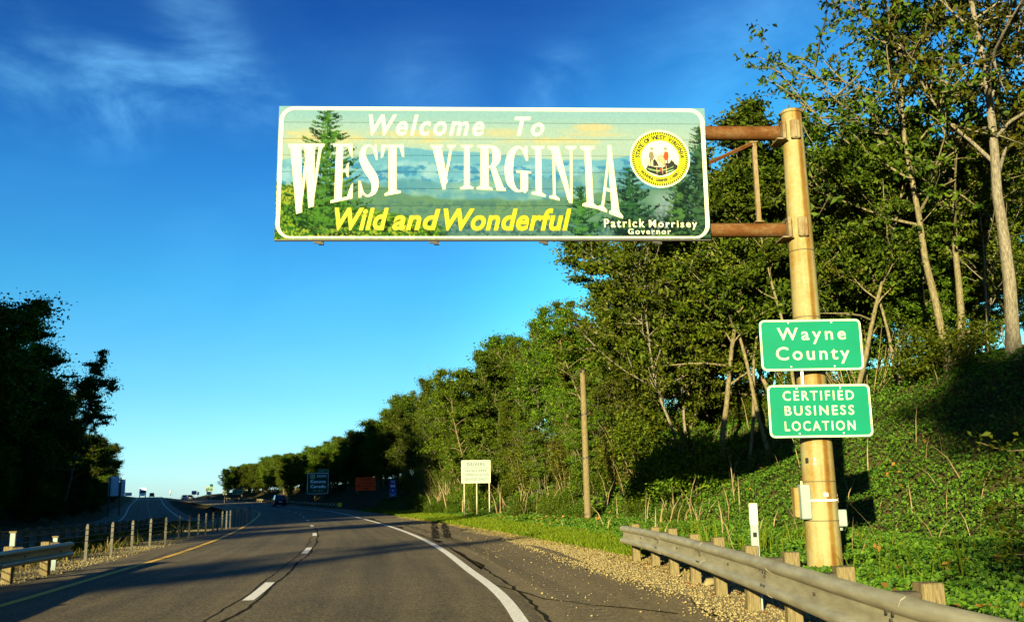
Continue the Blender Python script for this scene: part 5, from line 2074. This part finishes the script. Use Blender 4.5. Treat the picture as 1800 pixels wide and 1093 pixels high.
SHRUB = [make_shrub(31, 2.2, 3.0, 5200, .15, M['leaf_b'], 9, 1.0), make_shrub(32, 1.7, 2.6, 4600, .13, M['leaf_a'], 7, 1.0),
         make_shrub(33, 2.6, 2.8, 3600, .14, M['leaf_c'], 16, 1.25, M['stalk']), make_shrub(34, 3.4, 3.4, 7500, .17, M['leaf_b'], 8, .9),
         make_shrub(35, 3.0, 2.2, 1500, .12, M['leaf_b'], 22, 1.1, M['stalk'])]

SKY_R = [(300, 872), (330, 835), (350, 826), (400, 822), (450, 812), (480, 800), (520, 796), (560, 781), (600, 768), (640, 758), (662, 748),
         (672, 705), (695, 684), (740, 670), (780, 676), (795, 632), (820, 602), (880, 606), (900, 586), (960, 575), (1000, 562), (1015, 540),
         (1048, 512), (1065, 450), (1110, 340), (1180, 245), (1240, 212), (1270, 192), (1330, 205), (1380, 192), (1420, 165), (1470, 155),
         (1490, 110), (1500, 60), (1530, 20), (1560, -60), (1700, -180), (1900, -260), (2300, -300)]
SKY_L = [(-400, 330), (-120, 470), (-40, 535), (0, 557), (40, 575), (66, 616), (85, 655), (95, 628), (120, 622), (150, 642), (170, 690), (186, 738),
         (196, 776), (215, 796), (232, 802), (240, 830), (243, 866), (262, 874)]


SKY_B = [(a, b) for a, b in SKY_R if a < 1460] + [(1470, 190), (1560, 210), (1700, 190), (1800, 150), (2300, 100)]


def top_limit(x, y, sky, spread):
    """tallest point a tree at (x, y) may reach under the skyline surveyed from the road"""
    px, _ = to_px((x, y, 6))
    half = spread * FPX / max(y, 5)
    z = []
    for q in (-.8, 0, .8):
        py = np.interp(px + q * half, [a for a, b in sky], [b for a, b in sky])
        z.append(at_dist(px + q * half, py, y).z)
    return .94 * min(z[1], (z[0] + z[1] + z[2]) / 3 + 1.0, z[0] + 1.3, z[2] + 2.2)


LOOK = {'a': 'spreading pale-trunked tree', 'b': 'bushy fresh green tree', 'c': 'leaning olive-green tree', 't': 'thin-stemmed olive tree', 'u': 'many-stemmed leafy tree', 'd': 'two-stemmed green tree',
        'e': 'slim sparse tree', 'f': 'broad dark tree', 'g': 'rounded mid-green tree'}
MARKS = ((335, 'past the far end of the wood'), (400, 'at the far tip of the wood'), (470, 'behind the small far signs'), (535, 'left of the green Kenova sign'),
         (590, 'behind the green Kenova sign'), (665, 'behind the orange truck sign'), (715, 'behind the interstate plates'),
         (780, 'right of the interstate plates'), (870, 'behind the hands-free sign'), (940, 'just right of the hands-free sign'), (1005, 'left of the utility pole'), (1065, 'behind the utility pole'),
         (1130, 'right of the utility pole'), (1190, 'under the seal of the welcome panel'), (1260, 'under the panel end'),
         (1320, 'in the gap between panel and pole'), (1390, 'just left of the sign pole'), (1450, 'behind the sign pole'),
         (1540, 'just right of the green plates'), (1640, 'above the vine bank'), (1740, 'beside the tallest tree'), (9999, 'at the right edge'))


def describe(kind, px, row, small=False):
    m_ = next(t for a, t in MARKS if px < a)
    lk = LOOK[kind].replace('tree', 'small tree') if small else LOOK[kind]
    return '%s %s, %s' % (lk, m_, row)


def plant(kind, x, y, h, rz, label, cat, group, name, wide=1.0, proto_h=12., sink=.1):
    wm, lm = PROTO[kind]
    s = h / proto_h
    root = empty(name, (x, y, gz(x, y) - sink), rz, label, cat, group)
    root.scale = (s * wide, s * wide, s)
    t = link('trunk', wm, root)
    c = link('crown', lm, root)
    return root


def blocks_sign(px, Y, half):
    return any(px - half < r and Y < d for r, d in ((1048, 46.5 if px - half > 960 or px < 1048 else 0), (868, 66), (702, 116), (666, 130), (582, 163), (430, 240), (375, 266)))


rnd = random.Random(77)
# single trees one can pick out, right-hand wood: photograph x of the foot, distance, kind, height
SOLO = [
    (1690, 33, 'big', 17.5, 2.2, 'tallest tree at the right, its bare limbs sweeping up to the left'),
    (1800, 31, 'big2', 17, .6, 'thick straight trunk rising at the right edge of the picture'),
    (1600, 35, 'c', 13.5, 3.4, 'leaning pale trunk above the vine bank, right of the green plates'),
    (1745, 36, 'd', 14, 5.1, 'forked pale trunk behind the tallest tree'),
    (1500, 36, 'a', 14.5, 1.0, 'tall leafy tree rising just right of the sign pole'),
    (1420, 38, 'e', 14, 2.6, 'slim tree whose top shows beside the pole cap'),
    (1355, 40, 'c', 14, 4.0, 'slender sunlit trunk left of the pole and above the county plate'),
    (1310, 41, 'e', 14, 5.5, 'thin upright trunk below the lower arm'),
    (1262, 42, 'a', 14.5, .3, 'tall tree filling the gap between panel and pole'),
    (1215, 43, 'd', 13.5, 1.9, 'double-stemmed tree under the right end of the welcome panel'),
    (1165, 45, 'b', 13, 3.1, 'green tree under the seal of the welcome panel'),
    (1092, 56, 'bare', 15, 2.0, 'bare twiggy grey tree at the left end of the tall wood'),
    (1112, 58, 'bare', 15, 4.4, 'second bare grey tree, half hidden by green branches'),
    (1062, 57, 'b', 12, .9, 'bushy tree behind the wooden utility pole'),
    (985, 60, 'c', 10.5, 2.3, 'loose olive tree between the utility pole and the hands-free sign'),
    (940, 68, 'd', 10.5, 5.0, 'two-stemmed tree behind the hands-free sign, to its right'),
    (880, 69, 'a', 10.5, 3.7, 'spreading flat-topped tree above the hands-free sign'),
    (835, 70, 'b', 11, 1.4, 'tree whose flat top steps down left of the hands-free sign'),
    (752, 122, 'f', 15, 2.8, 'dark broad tree standing proud of the skyline at the bend'),
    (706, 136, 'f', 15, 5.9, 'dark rounded tree left of the proud one at the bend'),
]
SP = {'t': 2.6, 'u': 2.9, 'a': 3.6, 'b': 3.2, 'c': 3.0, 'd': 3.8, 'e': 2.6, 'f': 4.2, 'g': 3.8, 'big': 6, 'big2': 5.5, 'bare': 2.4}
placed = []
for px, Y, kd, h, rz, lb in SOLO:
    x = (px - 900) / FPX * Y * .985
    g = gz(x, Y)
    ph = {'big': 18., 'big2': 17.}.get(kd, 12.)
    lim = top_limit(x, Y, SKY_R if kd[:3] == 'big' else SKY_B, SP[kd]) - g + .3
    h = min(h, lim) if kd[:3] != 'big' else h + .8
    plant(kd, x, Y, h, rz, lb, 'tree', None, 'bare_tree' if kd == 'bare' else 'tree', 1.0, ph)
    placed.append((x, Y))

# the wood on the right bank
cnt = 0
tries = 0
while cnt < 142 and tries < 6000:
    tries += 1
    st = rnd.uniform(14, 330) if rnd.random() < .55 else rnd.uniform(20, 110)
    t0 = float(toe(st))
    w = rnd.uniform(2.2, 20 if st < 50 else 30) if st < 110 else rnd.uniform(1, 22)
    p = on_main(st, t0 + w)
    if any((p.x - a) ** 2 + (p.y - b) ** 2 < (3.0 if p.y < 110 else 4.2) ** 2 for a, b in placed): continue
    px, _ = to_px((p.x, p.y, 5))
    if p.y < 22 or px > 2080: continue
    if p.y < 33 and w < 7.5: continue
    if blocks_sign(px, p.y, 3.2 * FPX / p.y): continue
    g = gz(p.x, p.y)
    if p.y < 60: kd = rnd.choice('abccdeettu' if w > 8 else 'tutuceb')
    elif p.y < 110: kd = rnd.choice('abcdutf')
    else: kd = rnd.choice('ffgggb')
    lim = top_limit(p.x, p.y, SKY_B, SP[kd] * .8) - g
    h = min(rnd.uniform(11.5, 15), lim * rnd.uniform(.9, 1.02))
    if p.y > 110: h = min(h, 12.5)
    if h < 4.5: continue
    zone = ('dense dark tree of the far wood along the outside of the bend' if p.y > 110 else
            'leafy tree in the wood behind the hands-free sign' if px < 1040 else 'tree standing deep in the tall wood on the right bank')
    grp = 'right bank trees'
    zone = describe(kd, px, 'front row' if w < 6 else 'second row' if w < 11 else 'middle of the wood' if w < 18 else 'deep in the wood')
    plant(kd, p.x, p.y, h, rnd.uniform(0, 6.28), zone, 'tree', grp, 'tree', rnd.uniform(.85, 1.15))
    placed.append((p.x, p.y))
    cnt += 1
print('right trees', cnt)
# low bushy trees that close the wood's foot
cnt = 0
for st in list(np.arange(30, 120, 2.4)) + list(np.arange(120, 340, 3.6)) + list(np.arange(62, 330, 5.1)):
    t0 = float(toe(st))
    w = rnd.uniform(1.2, 3.4) if st > 46 else rnd.uniform(2.5, 6.0)
    if abs((st - 62) / 5.1 % 1) < 1e-6: w += 6
    p = on_main(st, t0 + w)
    px, _ = to_px((p.x, p.y, 3))
    if px > 1330: continue
    if st > 80:
        p = on_main(st, t0 + w + 3.0)
        px, _ = to_px((p.x, p.y, 3))
    if blocks_sign(px, p.y, 2.2 * FPX / p.y): continue
    g = gz(p.x, p.y)
    lim = top_limit(p.x, p.y, SKY_R, 3) - g
    h = min(rnd.uniform(4.2, 6.5) * (1 if st < 120 else 1.5), lim)
    if h < 2: continue
    kd = rnd.choice('gfdb')
    if p.y < 75: kd = rnd.choice('utub')
    plant(kd, p.x, p.y, h, rnd.uniform(0, 6.28), describe(kd, px, 'front' if w < 6 else 'set back', True), 'tree', 'low trees at the foot of the wood', 'small_tree', 1.15)
    cnt += 1
print('low trees', cnt)

for i in range(26):
    Y = rnd.uniform(36, 52)
    px = rnd.uniform(1400, 1830) if i % 3 else rnd.uniform(1700, 1850)
    x = (px - 900) / FPX * Y
    g = gz(x, Y)
    if i < 14:
        plant(rnd.choice('ub'), x, Y, rnd.uniform(3.5, 6.0), rnd.uniform(0, 6.28), describe('u', px, 'among trunks', True), 'tree',
              'low growth on top of the vine bank', 'small_tree', 1.2)
    else:
        plant(rnd.choice('abd'), x, Y + 5, min(rnd.uniform(10, 15), top_limit(x, Y + 5, SKY_B, 3) - g), rnd.uniform(0, 6.28), describe('a', px, 'rear row'), 'tree', 'right bank trees', 'tree', 1.0)

# left-hand wood beyond the opposite carriageway
placed = []
cnt = 0
tries = 0
LEFT_LABELS = {0: ('black silhouetted tree of the tall wood at the left edge', 'left wood trees'),
               1: ('silhouetted tree stepping down towards the blank sign', 'left wood trees')}
px0, Y0 = 118, 92
x = (px0 - 900) / FPX * Y0
plant('a', x, Y0, top_limit(x, Y0, SKY_L, 2) - gz(x, Y0) + .5, 1.1, 'see-through rounded tree standing out on the left skyline', 'tree', None, 'tree', .85)
placed.append((x, Y0))
while cnt < 88 and tries < 5000:
    tries += 1
    k = rnd.randint(52, 60 + 330) if rnd.random() < .5 else rnd.randint(40, 200)
    v = -rnd.uniform(10.5, 34)
    x, y = OPPO[k, 0] + ONR[k, 0] * v, OPPO[k, 1] + ONR[k, 1] * v
    if any((x - a) ** 2 + (y - b) ** 2 < 3.6 ** 2 for a, b in placed): continue
    if y < -24: continue
    g = gz(x, y)
    kd = rnd.choice('fgfgb')
    if y > 28:
        px, _ = to_px((x, y, 5))
        if px > 240 + (y > 200) * 8: continue
        if px + .8 * SP[kd] * 1.2 * FPX / y > (240 if y > 130 else 205): continue
        h = min(rnd.uniform(13, 17), top_limit(x, y, SKY_L, SP[kd] * .8) - g)
    else:
        px = -999
        h = rnd.uniform(12.5, 14.5)
    if y > 5 and px + (5.5 * FPX / y if y > 28 else 0) < -60: h = rnd.uniform(17.5, 20.5)
    if h < 4: continue
    lb, gp = LEFT_LABELS[0 if y < 100 else 1]
    if y > 28:
        lb = '%s %s, left wood, %s' % (LOOK[kd], 'at the picture edge' if px < 30 else 'near the left edge' if px < 90 else 'below the see-through tree' if px < 160
                                            else 'above the blank sign' if px < 215 else 'at the right end',
                                            'first row' if v > -14 else 'second row' if v > -20 else 'rear rows')
    else:
        lb = 'tree of the left wood just outside the picture'
    plant(kd, x, y, h, rnd.uniform(0, 6.28), lb, 'tree', gp, 'tree', 1.15)
    placed.append((x, y))
    cnt += 1
print('left trees', cnt)
cnt = 0
for k in range(60, 380, 4):
    v = -rnd.uniform(8.6, 10.5)
    x, y = OPPO[k, 0] + ONR[k, 0] * v, OPPO[k, 1] + ONR[k, 1] * v
    px, _ = to_px((x, y, 3))
    if abs(px - 208) < 34 and y < 156: continue
    if y < 10 or px > 236: continue
    h = min(rnd.uniform(3.5, 6), top_limit(x, y, SKY_L, 3) - gz(x, y))
    if h < 2: continue
    plant(rnd.choice('fg'), x, y, h, rnd.uniform(0, 6.28), 'low dark tree at the foot of the left wood, %s' % ('by the picture edge' if px < 40 else 'behind the median rail' if px < 130 else 'near the blank sign' if y < 190 else 'towards the crest'), 'tree', 'low trees of the left wood', 'small_tree', 1.2)
    cnt += 1

k = int(np.argmin(abs(OPPO[:, 1] + 24)))
for i in range(10):
    j = int(np.argmin(abs(OPPO[:, 1] - (-25 - i * 3.6))))
    v = -13.5 - rnd.uniform(0, 3)
    x, y = OPPO[j, 0] + ONR[j, 0] * v, OPPO[j, 1] + ONR[j, 1] * v
    plant(rnd.choice('fg'), x, y, 13.8 - gz(x, y), rnd.uniform(0, 6.28), 'tree of the left wood behind the camera', 'tree', 'trees behind the camera', 'tree', 1.1)
for i in range(34):
    j = int(np.argmin(abs(OPPO[:, 1] - rnd.uniform(-52, 125))))
    v = -rnd.uniform(36, 62)
    x, y = OPPO[j, 0] + ONR[j, 0] * v, OPPO[j, 1] + ONR[j, 1] * v
    if y > 0 and to_px((x, y, 20))[0] > -140: continue
    plant(rnd.choice('fg'), x, y, rnd.uniform(13, 16.5), rnd.uniform(0, 6.28), 'tree on the hill left of the picture', 'tree', 'trees on the left hill', 'tree', 1.2)

for x, y, h in ((-37, -57, 17.0), (-37.5, -26, 17.6)):
    plant('a', x, y, h, 1.3, 'tall slender tree of the left wood behind the camera', 'tree', 'trees behind the camera', 'tree', .6)

# the tree behind the camera whose crown shades the vine bank at the right
plant('f', -12.7, -55, 21.5, 1.0, 'broad tree in the median behind the camera, shading the vine bank', 'tree', None, 'tree', .85)

# ---- bushes on the bank
cnt = 0
for _ in range(1500):
    if cnt >= 150: break
    st = rnd.uniform(30, 120)
    t0 = float(toe(st))
    w = rnd.uniform(-.6, 7.5)
    p = on_main(st, t0 + w)
    px, py = to_px(p)
    if px > 1300 and p.y < 44 and w < 5.5: continue
    if px > 1700 or px < 700 or blocks_sign(px, p.y, 1.2 * FPX / p.y): continue
    si = rnd.choice([0, 1, 1, 2, 3, 4] if w > 1 else [0, 1, 1])
    if w > 1 and 930 < px < 1100: si = rnd.choice([2, 4, 4, 1])
    wm, lm = SHRUB[si]
    s = rnd.uniform(.55, 1.05) if w > 1 else rnd.uniform(.4, .7)
    root = empty('bush', (p.x, p.y, gz(p.x, p.y) - .05), rnd.uniform(0, 6.28),
                 ('stalky dry-stemmed bush ' if si == 2 else 'clump of upright dry stalks ' if si == 4 else 'large leafy bush ' if si == 3 else
                  'low leafy bush ' if si == 0 else 'small dark leafy bush ') + next(t for a, t in MARKS if px < a) +
                 (', bank foot' if w < 2 else ', mid bank' if w < 5 else ', high up'), 'bush',
                 'bushes on the bank')
    root.scale = (s, s, s)
    link('stems', wm, root)
    link('foliage', lm, root)
    cnt += 1
print('bushes', cnt)


# ---- vine carpet of the bank, grass, stones
def scatter(n, st0, st1, f_u0, f_u1, rs, bias=1.0):
    st = st0 + (st1 - st0) * rs.rand(n) ** bias
    i = np.clip(S0 + st, 0, NM - 1)
    k = i.astype(int)
    f = (i - k)[:, None]
    c = MAIN[k] * (1 - f) + MAIN[k + 1] * f
    nr = MNR[k]
    u0, u1 = f_u0(st), f_u1(st)
    u = u0 + (u1 - u0) * rs.rand(n)
    X, Y = c[:, 0] + nr[:, 0] * u, c[:, 1] + nr[:, 1] * u
    return st, u, X, Y


def carpet(name, n, st0, st1, a, b, leaf, mat_, label, cat=None, lift=.22, up=1.2, aspect=.6, seed=5, patch=0.0, bias=1.0, keep=None):
    rs = np.random.RandomState(seed)
    st, u, X, Y = scatter(n, st0, st1, a, b, rs, bias)
    lump = fbm(X * 1.1, Y * 1.1, 41) * .55 + fbm(X * 3.1, Y * 3.1, 43) * .25
    Z = ground_z(X, Y) + .02 + (lump * lift * 2.2 + rs.rand(n) * lift * .5) * np.clip((u - 9.3) / 2.5, .15, 1)
    m_ = np.hypot(X - PB.x, Y - PB.y) > .55
    X, Y, Z = X[m_], Y[m_], Z[m_]
    if patch:
        m_ = fbm(X * .7, Y * .7, seed + 50) > patch
        X, Y, Z = X[m_], Y[m_], Z[m_]
    if keep is not None:
        m_ = keep(X, Y)
        X, Y, Z = X[m_], Y[m_], Z[m_]
    C = np.stack([X, Y, Z], 1)
    out = np.tile(np.array([[-.55, -.65, 0]]), (len(C), 1))
    me = leaves_mesh(name, C, leaf, mat_, rs, up, aspect, out=out)
    return tag(link(name, me), label, cat, None, 'stuff')


U = lambda v: (lambda s: np.full_like(s, v))
vine_lo = lambda s: np.interp(s, [0, 12, 20, 26, 40, 60, 90], [9.1, 9.1, 9.3, 9.2, 9.9, 10.1, 9.6])
vine_hi = lambda s: toe(s) + np.interp(s, [0, 40, 60, 100], [9.5, 10, 9, 6])
carpet('ground_vines', 260000, 2, 46, vine_lo, vine_hi, .088, M['leaf_ivy'], 'dense green vine carpet over the right bank', seed=5)
carpet('ground_vines', 60000, 44, 120, vine_lo, vine_hi, .17, M['leaf_ivy'], 'green ground cover under the bushes further along the bank', seed=6)
carpet('dry_leaves', 9000, 8, 60, vine_lo, vine_hi, .13, M['leaf_dry'], 'dry orange brown leaves and stems among the vines', lift=.26, seed=7, patch=.62)
carpet('dry_leaves', 1200, 4, 24, U(6.8), U(8.8), .07, M['leaf_dry'], 'scraps of dead leaf lying on the gravel', lift=.02, up=3, seed=8)


def blades(name, n, st0, st1, a, b, h, mat_, label, seed, bias=1.0, w=.012, zf=None, keep=None):
    rs = np.random.RandomState(seed)
    st, u, X, Y = scatter(n, st0, st1, a, b, rs, bias)
    if keep is not None:
        m_ = keep(X, Y, rs)
        X, Y, st = X[m_], Y[m_], st[m_]
    n = len(X)
    Z = ground_z(X, Y) - .02
    hh = h * rs.uniform(.4, 1.25, n) * (.6 + .8 * fbm(X * .9, Y * .9, 71))
    ang = rs.uniform(0, 6.28, n)
    dx, dy = np.cos(ang), np.sin(ang)
    ww = (w + .00045 * np.hypot(X, Y)) * rs.uniform(.7, 1.3, n)
    lean = rs.normal(size=(n, 2)) * .35
    P = np.empty((n, 5, 3))
    P[:, 0] = np.stack([X - dx * ww, Y - dy * ww, Z], 1)
    P[:, 1] = np.stack([X + dx * ww, Y + dy * ww, Z], 1)
    P[:, 2] = np.stack([X + dx * ww * .8 + lean[:, 0] * hh * .4, Y + dy * ww * .8 + lean[:, 1] * hh * .4, Z + hh * .6], 1)
    P[:, 3] = np.stack([X - dx * ww * .8 + lean[:, 0] * hh * .4, Y - dy * ww * .8 + lean[:, 1] * hh * .4, Z + hh * .6], 1)
    P[:, 4] = np.stack([X + lean[:, 0] * hh, Y + lean[:, 1] * hh, Z + hh], 1)
    i = np.arange(n)[:, None] * 5
    loops = np.concatenate([i, i + 1, i + 2, i + 3, i + 3, i + 2, i + 4], 1).ravel()
    starts_ = (np.arange(n)[:, None] * 7 + np.array([[0, 4]])).ravel()
    return tag(link(name, np_mesh(name, P.reshape(-1, 3), loops, starts_, mat_)), label, None, None, 'stuff')


blades('grass', 60000, 23, 110, lambda s: np.interp(s, [19, 30, 60, 110], [8.2, 7.6, 7.1, 7.0]), lambda s: np.interp(s, [19, 26, 40, 60, 110], [8.6, 9.2, 10.4, 10.4, 9.6]),
       .17, M['grass'], 'bright mown grass between the shoulder and the bushes', 21, 1.5)
blades('grass', 5000, 16, 70, lambda s: np.interp(s, [16, 30, 60, 110], [7.6, 6.9, 6.6, 6.6]), lambda s: np.interp(s, [16, 30, 60, 110], [8.6, 7.9, 7.3, 7.3]),
       .08, M['dry_grass'], 'sparse dry grass at the edge of the shoulder', 22)
blades('grass', 16000, 14, 90, U(-11), U(-6.3), .35, M['leaf_a'], 'rank grass in the shaded median', 23, 1.2)
blades('dry_grass', 5000, 13, 60, U(-9.5), U(-6.0), .5, M['dry_grass'], 'pale dry tufts in the median', 24, 1.2,
       keep=lambda X, Y, rs: fbm(X * 1.2, Y * 1.2, 90) > .56)
blades('weeds', 900, 14, 32, lambda s: s * 0 + 9.6, lambda s: s * 0 + 13.5, .75, M['grass'], 'upright weed stems behind the right guardrail', 25, 1.0, .003,
       keep=lambda X, Y, rs: (fbm(X * .8, Y * .8, 93) > .50) & (np.hypot(X - PB.x, Y - PB.y) > 1.6))


blades('dry_stalks', 900, 34, 84, lambda s: toe(s) - .5, lambda s: toe(s) + 5.5, 2.0, M['stalk'], 'thin dry upright stalks standing on the bank below the wood', 27, 1.0, .001,
       keep=lambda X, Y, rs: (fbm(X * .5, Y * .5, 95) > .50))
blades('dry_stalks', 120, 17, 40, lambda s: s * 0 + 10, lambda s: toe(s) + 3.5, 1.3, M['stalk'], 'few pale upright stems among the vines behind the rail', 28, 1.0, .003)


def stones(name, n, st0, st1, a, b, r0, r1, mat_, label, seed, bias=1.0, falloff=None, dz=0.0):
    rs = np.random.RandomState(seed)
    st, u, X, Y = scatter(n, st0, st1, a, b, rs, bias)
    if falloff is not None:
        m_ = rs.rand(n) < falloff(st, u, X, Y)
        st, u, X, Y = st[m_], u[m_], X[m_], Y[m_]
    n = len(X)
    ir = np.clip((S0 + st).astype(int), 0, NM)
    onroad = (u < 6.3) & (u > -4.9)
    Z = np.where(onroad, MAIN[ir, 2] + .002, MAIN[ir, 2] - .03) + dz
    r = (r0 + (r1 - r0) * rs.rand(n) ** 2) * (1 + .9 * rs.rand(n) ** 8)
    base = np.array([(1, 0, 0), (0, 1, 0), (-1, 0, 0), (0, -1, 0), (0, 0, .75), (0, 0, -.6)], float)
    J = base[None] * (1 + rs.uniform(-.35, .35, (n, 6, 1))) * r[:, None, None]
    ang = rs.uniform(0, 6.28, n)
    c, s = np.cos(ang)[:, None], np.sin(ang)[:, None]
    P = np.empty_like(J)
    P[..., 0] = J[..., 0] * c - J[..., 1] * s + X[:, None]
    P[..., 1] = J[..., 0] * s + J[..., 1] * c + Y[:, None]
    P[..., 2] = J[..., 2] + (Z + r * .35)[:, None]
    f = np.array([(0, 1, 4), (1, 2, 4), (2, 3, 4), (3, 0, 4), (1, 0, 5), (2, 1, 5), (3, 2, 5), (0, 3, 5)])
    loops = (f.ravel()[None, :] + np.arange(n)[:, None] * 6).ravel()
    return tag(link(name, np_mesh(name, P.reshape(-1, 3), loops, np.arange(0, n * 24, 3), mat_)), label, None, None, 'stuff')


edge = lambda st, u, X, Y: np.clip((u - (5.45 + .8 * fbm(X * .8, Y * .8, 61) + .4 * np.clip((st - 24) / 8, 0, 1))) / .7, .004, 1)
stones('gravel', 42000, 5, 34, U(4.9), U(9.8), .006, .024, M['stone_a'], 'loose pale gravel spilling over the right shoulder', 31, 1.1, edge)
stones('gravel', 30000, 5, 40, U(4.9), U(9.8), .005, .022, M['stone_b'], 'tan gravel around the right guardrail posts', 32, 1.1, edge)
stones('gravel', 900, 8, 60, U(4.3), U(6.6), .007, .018, M['stone_a'], 'scattered pebbles on the right shoulder', 33, 1.2)
stones('gravel', 16000, 12, 60, U(-7.0), U(-4.75), .007, .024, M['stone_a'], 'gravel strip between the yellow line and the median posts', 34, 1.2,
       lambda st, u, X, Y: np.clip((-4.6 - u) / .7, 0, 1))
# the one large white stone by the rail posts
mb = MB()
p = at_z(1249, 1030, -.03)
mb.tube([p + Vector((-.09, 0, .02)), p + Vector((-.04, 0, .07)), p + Vector((.05, .02, .08)), p + Vector((.10, .02, .03))], [.03, .07, .065, .02], 7)
tag(mb.build('stone', M['stone_a'], None, 50), 'large pale stone lying between the right guardrail posts', 'stone')
# sapling branch poking in at the right edge
p = at_dist(1805, 870, 13.0)
wd = Wood()
rs = np.random.RandomState(55)
tp = []
g = gz(p.x + .6, p.y)
st_, _ = wander((p.x + .6, p.y, g - .1), (-.1, 0, 1), 2.1, 6, rs, .05)
wd.limb(st_, np.linspace(.03, .01, 7), 5)
for k in range(7):
    q, _ = wander(st_[2 + k % 5], (-1.2, rs.normal() * .5, rs.uniform(-.2, .5)), .75, 4, rs, .12)
    wd.limb(q, np.linspace(.01, .004, 5), 4)
    tp += [q[2], q[3], q[4]]
sap = empty('sapling', (0, 0, 0), 0, 'young sapling reaching in at the right edge before the dark bank', 'sapling')
link('stem', wd.mesh('stem', M['bark_dark']), sap)
C = np.repeat(np.array(tp), 16, 0)
C = C + rs.normal(size=C.shape) * .09
link('leaves', leaves_mesh('leaves', C, .10, M['leaf_b'], rs, 1.0), sap)
